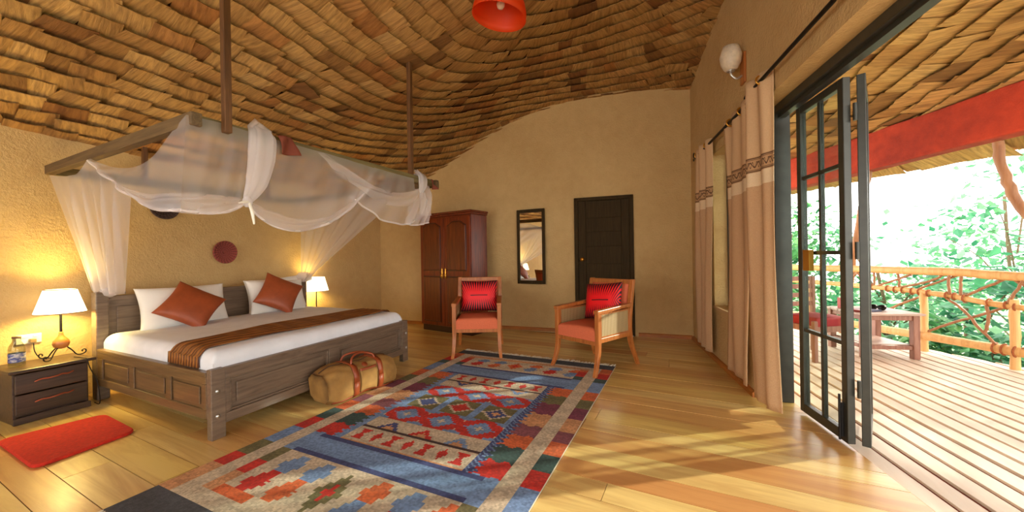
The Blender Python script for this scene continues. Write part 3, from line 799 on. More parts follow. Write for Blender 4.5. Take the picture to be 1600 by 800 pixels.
# ------------------------------------------------------------------ mosquito net
net = thing('mosquito_net', 'sheer white mosquito net draped and knotted over the canopy frame', 'mosquito net')
def poly_at(P, t):
    P = [Vector(p) for p in P]; L = [(b-a).length for a, b in zip(P, P[1:])]; T = sum(L); s = t*T
    for a, b, l in zip(P, P[1:], L):
        if s <= l or b is P[-1]: return a.lerp(b, min(1, s/l) if l > 0 else 0)
        s -= l
    return P[-1]
def smooth_poly(P, n=4):
    P = [Vector(p) for p in P]; out = []
    for i in range(len(P)-1):
        p0, p1, p2, p3 = P[max(i-1, 0)], P[i], P[i+1], P[min(i+2, len(P)-1)]
        for k in range(n):
            t = k/n
            out.append(.5*((2*p1)+(p2-p0)*t+(2*p0-5*p1+4*p2-p3)*t*t+(3*p1-p0-3*p2+p3)*t**3))
    return out+[P[-1]]
def sheet(name, topc, botc, mat, nrm, amp=.02, folds=9, nu=60, nv=24, bulge=.05, seed=0, swag=0., hem=None, fa=(1, 1), parent=None):
    rr = random.Random(seed); ph = [rr.uniform(0, 6) for _ in range(5)]; T = smooth_poly(topc); B = smooth_poly(botc); nrm = Vector(nrm)
    def fn(u, v):
        a, b = poly_at(T, u), poly_at(B, u); p = a.lerp(b, v)
        f = fa[0]+(fa[1]-fa[0])*v
        wv = math.sin(folds*2*math.pi*u+ph[0]+1.3*math.sin(3*u+ph[1])+swag*v)+.5*math.sin(folds*4.6*u+ph[2]+swag*1.7*v)
        return p+nrm*((amp*f*wv*min(1, v*4+.15)+bulge*math.sin(math.pi*v))*min(1, 7*u, 7*(1-u)))
    o = MB().grid(fn, nu, nv).build(name, mat, parent or net)
    if hem:
        MB().tube([fn(i/40, 1 if hem > 0 else 0) for i in range(41)], abs(hem), 5).build('hem', M_hem, o)
    return o
XF = -2.385
sheet('side_drape', [(-4.66, 1.0, 1.86), (-4.2, .99, 1.80), (-3.95, .99, 1.81), (-3.78, .99, 1.87), (-3.45, .99, 1.72), (-3.11, .99, 1.57)],
      [(-4.55, 1.20, .92), (-4.53, 1.24, .88), (-4.50, 1.29, .865), (-4.47, 1.33, .87), (-4.45, 1.37, .90)], M_net2, (.25, -1, 0), .03, 7, 70, 30, .0, 1, hem=0, fa=(.6, 1.1))
MB().lathe([(.02, -.05), (.05, -.03), (.06, .0), (.05, .03), (.03, .06)], 14, (-4.50, 1.28, .90)).build('gather', M_net3, net)
sheet('side_swag', [(-3.78, .99, 1.88), (-3.39, .99, 1.77), (-3.03, .99, 1.73), (-2.76, .99, 1.78), (-2.58, .99, 1.87), (-2.385, .975, 1.92)],
      [(-3.78, .985, 1.86), (-3.45, .98, 1.71), (-3.11, .97, 1.57), (-2.77, .96, 1.46), (-2.60, .95, 1.43), (-2.385, .945, 1.415)], M_net, (.2, -1, 0), .012, 4, 50, 20, .03, 2, swag=3, hem=.009)
sheet('foot_swag', [(XF, .975, 1.92), (XF, 1.13, 1.925), (XF, 1.30, 1.92)], [(XF, .945, 1.415), (XF+.01, 1.06, 1.41), (XF+.02, 1.16, 1.43), (XF+.03, 1.235, 1.485)], M_net, (1, -.2, 0), .012, 3, 40, 20, .03, 3, swag=3, hem=.009)
sheet('swag_band', [(-3.3, .965, 1.665), (-2.8, .945, 1.54), (-2.5, .93, 1.51), (XF+.03, 1.05, 1.51), (XF+.035, 1.235, 1.51)], [(-3.3, .965, 1.66), (-2.8, .945, 1.465), (-2.5, .93, 1.415), (XF+.03, 1.06, 1.40), (XF+.035, 1.235, 1.475)], M_net2, (1, -.5, 0), .02, 2, 40, 12, .02, 4, swag=9)
# knotted bundle over the foot bar
def bundle(name, path, rads, mat, folds=5, seed=0, flat=.5, n=28):
    P = smooth_poly(path, 6); m = len(P); rr = random.Random(seed); ph = rr.uniform(0, 6)
    mb = MB(); vs = []
    for i, p in enumerate(P):
        t = i/(m-1); k = t*(len(rads)-1); j = min(int(k), len(rads)-2); r = rads[j]+(rads[j+1]-rads[j])*(k-j)
        tg = (P[min(i+1, m-1)]-P[max(i-1, 0)]).normalized(); x = tg.cross(Vector((1, 0, 0))).normalized(); y_ = tg.cross(x)
        for q in range(n):
            a = 2*math.pi*q/n; rr_ = r*(1+.22*math.sin(folds*a+ph+2*t)+.1*math.sin(9*a+3*t))
            vs.append(p+x*math.cos(a)*rr_+y_*math.sin(a)*rr_*flat)
    fs = [(i*n+q, i*n+(q+1) % n, (i+1)*n+(q+1) % n, (i+1)*n+q) for i in range(m-1) for q in range(n)]
    return mb.add(vs, fs, True).build(name, mat, net)
bundle('tie_bundle', [(-2.47, 1.37, 1.88), (-2.42, 1.36, 1.945), (XF+.015, 1.355, 1.91), (XF+.03, 1.34, 1.78), (XF+.04, 1.30, 1.62), (XF+.04, 1.245, 1.50)], [.05, .062, .068, .068, .055, .022], M_net3, 6, 1, .35)
MB().lathe([(.012, -.03), (.024, -.01), (.026, .01), (.015, .03)], 12, (XF+.045, 1.24, 1.49)).build('knot', M_net3, net)
MB().tube([(XF+.06, 1.24, 1.49), (XF+.075, 1.25, 1.43), (XF+.07, 1.262, 1.36)], [.008, .011, .006], 6).tube([(XF+.06, 1.24, 1.49), (XF+.07, 1.21, 1.485), (XF+.07, 1.18, 1.475)], [.007, .009, .004], 6).build('tie_ribbon', M_white, net)
sheet('foot_swag', [(XF, 1.40, 1.915), (XF, 1.77, 1.915), (XF, 1.99, 1.91), (XF, 2.24, 1.90)], [(XF+.03, 1.245, 1.485), (XF+.03, 1.33, 1.395), (XF+.03, 1.49, 1.34), (XF+.02, 1.66, 1.36), (XF+.01, 1.87, 1.45), (XF, 2.04, 1.58), (XF, 2.20, 1.74)], M_net, (1, 0, 0), .012, 4, 70, 24, .03, 5, swag=4, hem=.009)
sheet('swag_band', [(XF+.035, 1.25, 1.50), (XF+.04, 1.36, 1.46), (XF+.04, 1.52, 1.42), (XF+.03, 1.70, 1.43), (XF+.02, 1.88, 1.51), (XF+.01, 2.05, 1.63), (XF, 2.2, 1.77)], [(XF+.035, 1.24, 1.47), (XF+.04, 1.33, 1.385), (XF+.04, 1.49, 1.335), (XF+.03, 1.66, 1.355), (XF+.02, 1.87, 1.445), (XF+.01, 2.04, 1.575), (XF, 2.20, 1.73)], M_net2, (1, 0, .2), .012, 2, 70, 10, .03, 6, swag=8)
sheet('foot_swag', [(XF, 2.24, 1.905), (XF, 2.45, 1.90), (XF, 2.72, 1.90)], [(XF+.01, 1.98, 1.63), (XF+.02, 2.12, 1.56), (XF+.02, 2.30, 1.475), (XF+.03, 2.55, 1.45), (XF+.03, 2.74, 1.52)], M_net, (1, 0, 0), .012, 4, 60, 22, .03, 7, swag=3, hem=.008)
sheet('swag_band', [(XF+.01, 1.77, 1.91), (XF+.02, 1.95, 1.83), (XF+.03, 2.13, 1.76), (XF+.04, 2.38, 1.72), (XF+.05, 2.56, 1.74), (XF+.05, 2.72, 1.79)], [(XF+.01, 1.72, 1.90), (XF+.02, 1.90, 1.77), (XF+.04, 2.10, 1.67), (XF+.05, 2.32, 1.60), (XF+.06, 2.55, 1.61), (XF+.05, 2.72, 1.72)], M_net2, (1, 0, .3), .014, 2, 60, 12, .03, 8, swag=8)
sheet('end_swag', [(XF, 2.72, 1.80), (XF, 2.80, 1.82), (XF-.02, 2.98, 1.90)], [(XF+.03, 2.55, 1.455), (XF+.04, 2.72, 1.455), (XF, 2.92, 1.50)], M_net2, (1, 0, 0), .03, 4, 40, 18, .06, 9, swag=2, hem=.007)
bundle('tie_bundle', [(-2.46, 2.84, 1.90), (-2.43, 2.84, 1.965), (XF+.01, 2.83, 1.93), (XF+.04, 2.80, 1.85), (XF+.04, 2.77, 1.77)], [.05, .06, .06, .05, .02], M_net3, 5, 2, .4)
bundle('tie_tail', [(XF+.04, 2.77, 1.77), (XF+.05, 2.80, 1.68), (XF+.05, 2.82, 1.55)], [.02, .05, .07], M_net2, 5, 3, .4)
sheet('far_drape', [(-4.48, 3.0, 1.87), (-3.88, 3.0, 1.87), (-3.45, 3.0, 1.86), (-3.2, 3.0, 1.80), (-2.95, 2.98, 1.72)], [(-4.66, 3.10, .88), (-4.60, 3.09, .86), (-4.52, 3.07, .86), (-4.46, 3.05, .88), (-4.42, 3.03, .90)], M_net2, (.2, -1, 0), .03, 6, 70, 30, .0, 10, fa=(.5, 1.0))
MB().lathe([(.03, -.04), (.09, -.02), (.10, .02), (.06, .08)], 14, (-4.55, 3.07, .90)).build('gather', M_net3, net)
# brown cloth flaps holding the knots
for i, (P, lab) in enumerate((([(XF+.03, 1.43, 1.935), (XF+.045, 1.52, 1.945), (XF+.06, 1.555, 1.83), (XF+.04, 1.45, 1.82)], 0), ([(XF+.03, 2.93, 1.93), (XF+.03, 2.98, 1.90), (XF+.04, 3.03, 1.84), (XF+.03, 2.95, 1.83)], 1))):
    def fl_(u, v, P=P):
        p = [Vector(q) for q in P]; return p[0].lerp(p[1], u).lerp(p[3].lerp(p[2], u), v)+Vector((.018*math.sin(u*5+v*3), 0, 0))
    o = MB().grid(fl_, 8, 8).build('cloth_flap', M_flap, net, solid=.004); o['label'] = 'brown cloth flap'

# ------------------------------------------------------------------ nightstands
def nightstand(loc, rz, label):   # local: x = depth towards the room (front face at x = 0, back at -D), y = width
    t = thing('nightstand', label, 'nightstand', loc, rz, 'bedside nightstands')
    Wn, Dn, Hn = .385, .36, .385
    Bx(-Dn, -.02, .005, .022, .0, Hn-.02).build('side_panel', M_night, t, bevel=.003)
    Bx(-Dn, -.02, Wn-.022, Wn-.005, .0, Hn-.02).build('side_panel', M_night, t, bevel=.003)
    Bx(-Dn, -Dn+.015, .022, Wn-.022, .03, Hn-.02).build('back_panel', M_night, t)
    Bx(-Dn, -.02, .022, Wn-.022, .05, .07).build('bottom_panel', M_night, t)
    Bx(-Dn-.0, .025, -.02, Wn+.03, Hn-.02, Hn+.005).build('top', M_night, t, bevel=.008)
    MB().prism([(0, 0), (Wn, 0), (Wn, .045), (Wn*.75, .05), (Wn*.5, .055), (Wn*.25, .05), (0, .045)], -.012, .012, Matrix(((0, 0, 1, 0), (1, 0, 0, 0), (0, 1, 0, 0), (0, 0, 0, 1)))).build('plinth', M_night, t, bevel=.004)
    for z0, z1 in ((.065, .205), (.213, .355)):
        d = Bx(-.022, .0, .012, Wn-.012, z0, z1).build('drawer', M_night, t, bevel=.006)
        zc = (z0+z1)/2+.01; pts = []
        path = [(.004, .10, zc-.008), (.010, .13, zc+.004), (.012, .165, zc+.002), (.02, .20, zc+.006), (.012, .235, zc+.012), (.010, .265, zc+.008), (.004, .295, zc+.018)]
        MB().tube(smooth_poly(path, 3), [.003]+[.006]*9+[.008]*0+[.006]*8+[.003], 8).build('handle', plain('copper_handle', sr(170, 92, 62), .35, .7), d)
    return t
nightstand((-4.335, .748, 0), rad(4.5), 'dark wooden two-drawer nightstand under the gourd lamp and bottle')
nightstand((-4.56, 3.27, 0), rad(5), 'dark wooden nightstand behind the far bed corner, under the slender lamp')

# ------------------------------------------------------------------ lamps
def shade_mb(r0, r1, h, z0):
    # scalloped-straight empire shade, double walled
    return MB().lathe([(r0, z0), (r1, z0+h), (r1-.004, z0+h), (r0-.004, z0), (r0, z0)], 32, caps=False)
def lamp_light(loc, e):
    l = bpy.data.lights.new('bulb_light', 'POINT'); l.energy = e; l.color = (1, .74, .22); l.shadow_soft_size = .045
    o = bpy.data.objects.new('bulb_light', l); C.objects.link(o); o.location = loc; return o
la = thing('gourd_table_lamp', 'lit table lamp with gourd body and curled iron feet', 'lamp', (-4.53, 1.02, .391), rad(10))
shade_mb(.140, .088, .185, .365).build('shade', M_shade, la)
for q_ in ((.365, .139), (.55, .088)): MB().torus((0, 0, q_[0]), (0, 0, 1), q_[1], .003, 32, 5).build('shade_trim', plain('shade_trim', sr(150, 110, 60), .6), la)
MB().tube([(0, 0, .18), (0, 0, .40)], .008, 10).build('stem', M_black, la)
MB().lathe([(.002, .078), (.024, .082), (.040, .096), (.047, .118), (.043, .142), (.030, .162), (.018, .178), (.013, .195), (.014, .21), (.002, .215)], 24).build('gourd_body', M_gourd, la)
for a in (-60, 90, 210):
    c, s = math.cos(rad(a)), math.sin(rad(a)); path = [(0, .095), (.03, .085), (.06, .05), (.085, .012), (.11, .004), (.135, .012), (.142, .03), (.13, .042), (.118, .034), (.122, .025)]
    MB().tube(smooth_poly([(r*c, r*s, z+.003) for r, z in path], 3), .0045, 6).build('scroll_foot', M_black, la)
MB().lathe([(.002, .43), (.02, .44), (.024, .46), (.012, .49), (.01, .5)], 12).build('bulb', m_emit('lit_bulb', (1, .8, .5, 1), 6), la)
lo = lamp_light((0, 0, .46), 40); lo.parent = la
la2 = thing('slender_table_lamp', 'lit white shade lamp on a thin straight stem', 'lamp', (-4.80, 3.42, .391))
shade_mb(.158, .108, .19, .315).build('shade', M_shade, la2)
MB().tube([(0, 0, .01), (0, 0, .36)], .007, 10).build('stem', M_black, la2)
MB().lathe([(.002, 0), (.06, .0), (.06, .008), (.02, .014), (.007, .02)], 24).build('base', M_black, la2)
MB().lathe([(.002, .37), (.02, .38), (.024, .40), (.012, .43), (.01, .44)], 12).build('bulb', m_emit('lit_bulb2', (1, .8, .5, 1), 6), la2)
lo = lamp_light((0, 0, .40), 24); lo.parent = la2
# things around the nightstands
wb = thing('water_bottle', 'clear glass water bottle with printed blue band on nightstand', 'bottle', (-4.50, .800, .391))
MB().lathe([(.002, 0), (.038, .0), (.041, .01), (.041, .13), (.036, .155), (.022, .185), (.021, .21), (.019, .21), (.02, .185), (.034, .155), (.039, .13), (.039, .012), (.002, .004)], 24).build('glass', M_bottleglass, wb)
def m_print():
    t = NT('bottle_print'); v = t.coord('Object', (30, 30, 90)); f = t.noise(v, 1., 4)
    t.col(t.ramp(f, [(.42, sr(200, 196, 190)), (.52, sr(70, 80, 140))])); t.rough(.5); return t.m
MB().lathe([(.0415, .035), (.0415, .10)], 24, caps=False).build('printed_band', m_print(), wb)
MB().lathe([(.002, .208), (.023, .208), (.023, .222), (.002, .222)], 20).build('cap', plain('bottle_cap', sr(110, 80, 50), .5), wb)
so = thing('wall_socket', 'white double wall socket behind the water bottle', 'socket', (left_x(.9)+.002, .90, .555), math.atan2(LD.y, LD.x)-rad(90))
Bx(0, .012, -.065, .065, -.037, .037).build('plate', M_white, so, bevel=.004)
for yy in (-.03, .03): Bx(.012, .018, yy-.01, yy+.01, .012, .026).build('switch', M_white, so)
Bx(.012, .05, -.005, .028, -.03, .0).build('plug', plain('plug', sr(120, 95, 60), .5), so, bevel=.004)
cb = MB().tube(smooth_poly([(left_x(.92)+.055, .915, .52), (left_x(.92)+.06, .918, .46), (-4.66, .935, .41), (-4.62, .96, .398), (-4.60, .99, .398)], 5), .0035, 6).build('lamp_cable', M_black)
tag(cb, 'thin dark cable from wall socket to gourd lamp', 'cable')
cb2 = MB().tube(smooth_poly([(-4.46, 1.07, .398), (-4.36, 1.09, .397), (-4.303, 1.10, .392), (-4.295, 1.11, .33), (-4.295, 1.15, .20), (-4.30, 1.165, .08), (-4.33, 1.17, .01), (-4.42, 1.168, .006)], 5), .0035, 6).build('lamp_cable', M_black)
tag(cb2, 'thin dark cable hanging down the nightstand front beside the bed', 'cable')
bk = thing('book', 'thin reddish book lying beside the slender lamp', 'book', (-4.66, 3.56, .391), rad(12))
Bx(-.09, .09, -.09, .13, 0, .005).build('cover', plain('book_cover', sr(170, 70, 40), .5), bk); Bx(-.09, .09, -.09, .13, .025, .03).build('cover', plain('book_cover2', sr(176, 80, 40), .5), bk); Bx(-.085, .085, -.085, .125, .005, .025).build('pages', plain('pages', sr(150, 110, 70), .8), bk)

# wall baskets
def basket(loc, r, c, label):
    b = thing('wall_basket', label, 'basket', loc, math.atan2(LD.y, LD.x)-rad(90), 'woven baskets on the wall')
    M = Matrix.Rotation(rad(90), 4, 'Y')
    t = NT('basket_weave_'+str(round(c[0], 3))); t.rough(.8)
    g = t.coord('Object'); sp = t.n('ShaderNodeSeparateXYZ'); t.l(g, sp.inputs[0])
    ang = t.math('ARCTAN2', sp.outputs[1], sp.outputs[2]); w = t.math('SINE', t.math('MULTIPLY', ang, 22.)); w = t.math('ADD', t.math('MULTIPLY', w, .5), .5)
    t.col(t.mix(w, c, tuple(x*.6 for x in c[:3])+(1,))); t.bump(w, .4, .004)
    MB().lathe([(.003, .012), (r*.4, .014), (r*.75, .022), (r*.93, .04)], 40, M=M, caps=False).build('bowl', t.m, b, solid=.006)
    mb = MB()
    for k in range(5): mb.torus((.018+.004*k, 0, 0), (1, 0, 0), r*(.2+.16*k), .005, 40, 6)
    mb.build('coil', t.m, b); MB().torus((.042, 0, 0), (1, 0, 0), r*.95, .008, 40, 6).build('rim', t.m, b)
basket((left_x(2.31)+.004, 2.31, 1.245), .128, sr(160, 76, 66), 'round pinkish woven basket hung above the middle of the headboard')
basket((left_x(1.76)+.004, 1.76, 1.70), .125, sr(84, 62, 56), 'round dark woven basket high on the wall behind the net')

# ------------------------------------------------------------------ red bath mat
mb = MB(); n = 10; poly = []
cx = [(-4.05, .635), (-3.335, .635), (-3.375, 1.085), (-3.985, 1.10)]
P4 = [Vector((a, b, 0)) for a, b in ((-4.03, .63), (-3.31, .635), (-3.385, 1.085), (-3.97, 1.10))]
for i in range(4):
    p = P4[i]; a = (P4[i-1]-p).normalized()*.07; b = (P4[(i+1) % 4]-p).normalized()*.07
    for k in range(6):
        t = k/5; poly.append(((1-t)**2*(p+a)+2*t*(1-t)*p+t*t*(p+b)).xy)
tag(MB().prism([tuple(p) for p in poly], .0, .022).build('bath_mat', M_mat, bevel=.008), 'small plain red pile mat with rounded corners beside the bed', 'mat')

# ------------------------------------------------------------------ kilim rug
RW_, RL_ = 1.80, 3.10
cB, cR, cO, cBl, cN, cT, cOl, cP, cPe, cG, cBr, cM = [sr(*c) for c in ((204, 188, 162), (200, 44, 30), (212, 104, 54), (118, 148, 192), (62, 72, 122), (56, 84, 80), (112, 106, 66), (122, 52, 76), (206, 150, 104), (70, 72, 78), (66, 44, 42), (138, 78, 88))]
ROWS = [(.20, cPe), (.44, cR), (.57, cOl), (.72, cBl), (.93, cR), (1.08, cT), (1.25, cO), (1.40, cM), (1.55, cPe), (1.75, cP), (1.95, cOl), (2.12, cO), (2.30, cBl), (2.55, cT), (2.66, cR), (2.80, cO)]
def rowcol(t):
    c = cG
    for a, col in ROWS:
        if t >= a: c = col
    return c
def stp(x, q): return math.floor(x/q+.5)*q
def kilim(s, t):
    if t < .20 or t > RL_-.15: return cG
    if t < .29: return cB if s > .11 else cPe
    if s < .11 or s > 1.69: return rowcol(t)
    if s < .22 or s > 1.58: return cB
    if t > 2.86: return cPe if t < 2.91 else cB
    # end panels
    for lo, hi, flip in ((.29, .71, 0), (2.56, 2.86, 1)):
        if lo <= t < hi:
            if s < .30: return rowcol(t)
            if s > 1.50: return rowcol(t)
            if t < lo+.06 and not flip: return cO if s < .55 else cB
            k = (s-.34)/.205; i = int(math.floor(k)); p = k-i-.5; q = (t-lo-.05)/(hi-lo-.08)-.5
            if abs(q) > .5 or i < 0 or i > 5: return cB
            p2 = stp(p, .12); q2 = stp(q, .13)
            if i == 2 or (i == 3 and False):
                m = abs(p2)*1.1+abs(q2)
                if m < .16: return cR
                return cOl if (m < .42 and not flip) else (cO if m < .45 and flip else cB)
            lean = .55*(q2)
            d = abs(p2-lean*.5)
            wdt = .34-.30*abs(((q+.5)*2) % 1-.5)*1.2
            if d < wdt: return (cR if (i+(1 if q2 > 0 else 0)) % 2 == 0 else cBl) if i % 2 == 0 else (cBl if (1 if q2 > 0 else 0) == i % 3 % 2 else cO)
            return cB
    # blue cross bands
    for lo, hi in ((.71, .93), (2.30, 2.56)):
        if lo <= t < hi: return cN if (t < lo+.03 or t > hi-.035) and .3 < s < 1.5 else cBl
    # serrated side blocks
    ser = abs(((t-.93)/.055) % 1-.5)*.10
    if s < .36+ser or s > 1.44-ser: return rowcol(t+.012*math.sin(s*60))
    if s < .45 or s > 1.35: return cN if s > 1.35 and (int(t*90)+int(s*70)) % 3 else cBl
    # hourglass strips
    for lo, hi in ((.94, 1.11), (2.13, 2.29)):
        if lo <= t < hi:
            k = (s-.47)/.125; i = int(math.floor(k)); p = stp(abs(k-i-.5), .06); q = stp(abs((t-lo)/(hi-lo)-.5), .08)
            if i % 2 == 0: return cR if (q < .36 and p < .12+q*.75) else cB
            return cR if p*1.2+q < .34 else cB
    if 1.11 <= t < 1.135 or 2.105 <= t < 2.13: return cBr
    # triangles at the field ends
    for e, sg in ((1.135, 1), (2.105, -1)):
        d = (t-e)*sg
        if d < .13:
            k = (s-.50)/.27; i = int(math.floor(k)); p = abs(k-i-.5); q = d/.13
            m = stp(p, .05)*2.2+stp(q, .15)
            if m < .38: return cPe
            if m < .72: return (cN, cR, cBl)[i % 3]
            return cB
    a = (s-.90)/.30; b = (t-1.62)/.245
    i = math.floor(a+.5); j = math.floor(b+.5); p = stp(abs(a-i), .085); q = stp(abs(b-j), .085)
    m = p+q
    if j % 2 == 0:
        if m < .16: return (cR, cPe, cN)[i % 3]
        if m < .28: return cN if i % 2 else cR
        if m < .42: return cB
        return cOl if p < .42 else cBl
    if m < .13: return cB
    if m < .38: return cBl
    if m < .70: return cR if j > 0 or i != 0 else cR
    return cBl if q > .3 else cB
def kilim_obj():
    nu, nv = 150, 258
    vs = []; zt = .011
    for j in range(nv+1):
        for i in range(nu+1):
            s = i/nu*RW_; t = j/nv*RL_
            vs.append((s, t, zt+.0015*math.sin(s*5+t*2)*math.sin(t*4)))
    fs = []; cols = []
    w = nu+1; rr = random.Random(5)
    for j in range(nv):
        for i in range(nu):
            fs.append((j*w+i, j*w+i+1, (j+1)*w+i+1, (j+1)*w+i))
            s = (i+.5)/nu*RW_; t = (j+.5)/nv*RL_
            c = kilim(s, t); k = rr.uniform(.74, 1.18)*(1+.10*math.sin(t*37+2*math.sin(s*3)))
            cols += [min(1, c[0]*k), min(1, c[1]*k), min(1, c[2]*k), 1]
    # skirt
    edge = [i for i in range(nu+1)]+[j*w+nu for j in range(1, nv+1)]+[nv*w+i for i in range(nu-1, -1, -1)]+[j*w for j in range(nv-1, 0, -1)]
    n0 = len(vs); vs += [(vs[k][0], vs[k][1], .001) for k in edge]; m = len(edge)
    for a in range(m):
        b = (a+1) % m; fs.append((edge[b], edge[a], n0+a, n0+b)); cols += [cB[0]*.7, cB[1]*.7, cB[2]*.7, 1]
    me = bpy.data.meshes.new('kilim_rug'); me.from_pydata(vs, [], fs)
    at = me.attributes.new('weave', 'FLOAT_COLOR', 'FACE'); at.data.foreach_set('color', cols)
    t = NT('kilim_wool'); t.rough(.95); a = t.n('ShaderNodeAttribute'); a.attribute_name = 'weave'
    f = t.noise(t.coord('Object', (60, 240, 60)), 1., 3, .7)
    t.col(t.mix(t.ramp(f, [(.3, (.45, .45, .45, 1)), (.7, (0, 0, 0, 1))]), a.outputs['Color'], t.mix(.6, a.outputs['Color'], sr(60, 55, 60))))
    t.bump(f, .5, .004)
    me.materials.append(t.m)
    o = bpy.data.objects.new('kilim_rug', me); C.objects.link(o); o.location = (-2.46, .665, .001); o.rotation_euler = (0, 0, rad(1.6))
    tag(o, 'colourful geometric kilim rug with red, blue and beige motifs', 'rug')
    mb = MB(); r2 = random.Random(8)
    for end, sg in ((RL_, 1), (0, -1)):
        x = .01
        while x < RW_:
            L = r2.uniform(.05, .09); dx = r2.uniform(-.03, .03)
            mb.tube([(x, end-.004*sg, .008), (x+dx*.4, end+sg*L*.5, .012), (x+dx, end+sg*L, .004)], [.006, .0055, .004], 5); x += r2.uniform(.012, .022)
    fr = mb.build('fringe', plain('fringe_wool', sr(226, 218, 200), .9), o); fr['kind'] = 'stuff'
kilim_obj()

# ------------------------------------------------------------------ armchairs
def armchair(loc, face, label):
    t = thing('armchair', label, 'armchair', loc, math.atan2(face[1], face[0])+rad(90), 'cane armchairs with red cushions')
    W, D = .56, .56; x = W/2-.024; st = .022
    def post(name, pts, r=.022, taper=None):
        mb = MB(); P = smooth_poly(pts, 4); vs = []
        for k, p in enumerate(P):
            q = taper(p.z) if taper else r
            vs += [p+Vector(v) for v in ((-q, -q, 0), (q, -q, 0), (q, q, 0), (-q, q, 0))]
        fs = [(i*4+k, i*4+(k+1) % 4, (i+1)*4+(k+1) % 4, (i+1)*4+k) for i in range(len(P)-1) for k in range(4)]
        n = len(vs); return mb.add(vs, fs+[(3, 2, 1, 0), (n-4, n-3, n-2, n-1)]).build(name, M_chair, t, bevel=.004)
    tp = lambda z: .017+.006*min(1, z/.3)
    for s in (-1, 1):
        post('leg', [(s*(x+.015), -D/2-.055, 0), (s*(x+.006), -D/2-.018, .08), (s*x, -D/2+.02, .22), (s*x, -D/2+.022, .40), (s*x, -D/2+.022, .585)], taper=tp)
        post('leg', [(s*(x+.02), D/2+.10, -.0125), (s*(x+.012), D/2+.065, .08), (s*x, D/2+.01, .22), (s*x, D/2-.02, .40), (s*x, D/2+.005, .62), (s*x, D/2+.055, .875)], taper=tp)
        MB().prism([(-D/2-.012, .575), (-D/2-.012, .610), (D/2-.0, .635), (D/2-.0, .600)], -.028, .028, Matrix(((0, 0, 1, s*x), (1, 0, 0, 0), (0, 1, 0, 0), (0, 0, 0, 1)))).build('armrest', M_chair, t, bevel=.006)
        MB().box(s*x-.018, s*x+.018, -D/2+.044, D/2-.035, .30, .345).build('side_rail', M_chair, t, bevel=.004)
        c = Bx(s*x-.008, s*x+.008, -D/2+.06, D/2-.05, .355, .572).build('cane_panel', M_cane, t)
        for q in ((-D/2+.044, -D/2+.062, .345, .578), (D/2-.05, D/2-.034, .345, .59), (-D/2+.06, D/2-.05, .345, .358), (-D/2+.06, D/2-.05, .566, .58)): Bx(s*x-.012, s*x+.012, *q).build('bead', M_chair, c)
    MB().box(-x+.02, x-.02, -D/2+.005, -D/2+.04, .275, .315).build('front_rail', M_chair, t, bevel=.004)
    MB().box(-x+.02, x-.02, D/2-.035, D/2-.005, .29, .345).build('rear_rail', M_chair, t, bevel=.004)
    MB().box(-x+.02, x-.02, D/2+.028, D/2+.068, .82, .872).build('top_rail', M_chair, t, bevel=.006)
    MB().box(-x+.02, x-.02, D/2-.022, D/2+.010, .50, .535).build('back_rail', M_chair, t, bevel=.004)
    def bk_(u, v): return ((u-.5)*2*(x-.022), D/2+.003+.042*v-.012*math.sin(math.pi*u), .53+.295*v)
    MB().grid(bk_, 8, 6).build('backrest', M_seat, t, solid=.03)
    mb, _ = slab(-x+.022, x-.022, -D/2+.0, D/2-.03, .316, .435, .03, 14, 14, puff=.012)
    mb.build('seat', M_seat, t, weld=True)
    return t
def red_cushion(chair, label, tilt=0):
    o = pillow(.455, .39, .13, 20, 16, .06, 7).build('scatter_cushion', M_redcush, None, weld=True)
    M = Matrix.Translation(chair.location) @ Matrix.Rotation(chair.rotation_euler.z, 4, 'Z')
    o.matrix_world = M @ Matrix.Translation((0, .175, .645)) @ Matrix.Rotation(rad(-14), 4, 'X') @ Matrix.Rotation(tilt, 4, 'Y')
    tag(o, label, 'cushion', 'red cushions on the armchairs')
c1 = armchair((-2.36, 3.80, .0125), (.46, -.888), 'wooden cane armchair with salmon seat in front of the wardrobe')
c2 = armchair((-.965, 3.80, .0125), (-.40, -.917), 'wooden cane armchair with salmon seat in front of the black door')
red_cushion(c1, 'red cushion with black fan stripes on the armchair by the wardrobe')
red_cushion(c2, 'red cushion with black fan stripes on the armchair by the black door', rad(-5))

# ------------------------------------------------------------------ duffel bag on the floor at the bed's foot
bag = thing('duffel_bag', 'tan canvas duffel bag with brown leather straps against the footboard', 'bag', (-2.64, 2.235, .0), rad(-5))   # local y = length
def bagp(v, a, off=0):
    y = (v-.5)*.66; e = abs(v-.5)*2; r = 1-.14*e**6
    sx = .145*r+off; sz = (.135+.012*math.sin(v*9))*r+off
    c, s = math.cos(a), math.sin(a); c2_ = math.copysign(abs(c)**.62, c); s2_ = math.copysign(abs(s)**.62, s)
    wr = .010*math.sin(14*v+5*a)*math.sin(3*a+8*v)*(1 if off == 0 else .4)
    z = .137+(sz+wr)*s2_-.018*e*e*(1 if s > 0 else 0)
    return Vector(((sx+wr)*c2_-.02*s2_*e, y, max(.012, z)))
mb = MB(); n = 36; m = 30
vs = [bagp(j/m, 2*math.pi*k/n) for j in range(m+1) for k in range(n)]
mb.add(vs, [(j*n+k, j*n+(k+1) % n, (j+1)*n+(k+1) % n, (j+1)*n+k) for j in range(m) for k in range(n)], True)
for j, yo in ((0, -.03), (m, .03)):
    ring = [vs[j*n+k] for k in range(n)]; c = sum(ring, Vector())/n
    inner = [r.lerp(c, .45)+Vector((0, yo*.6, 0)) for r in ring]
    mb.add(ring+inner+[c+Vector((0, yo*.3, 0))], [(k, (k+1) % n, n+(k+1) % n, n+k)[::(-1 if j else 1)] for k in range(n)]+[(n+k, n+(k+1) % n, 2*n)[::(-1 if j else 1)] for k in range(n)], True)
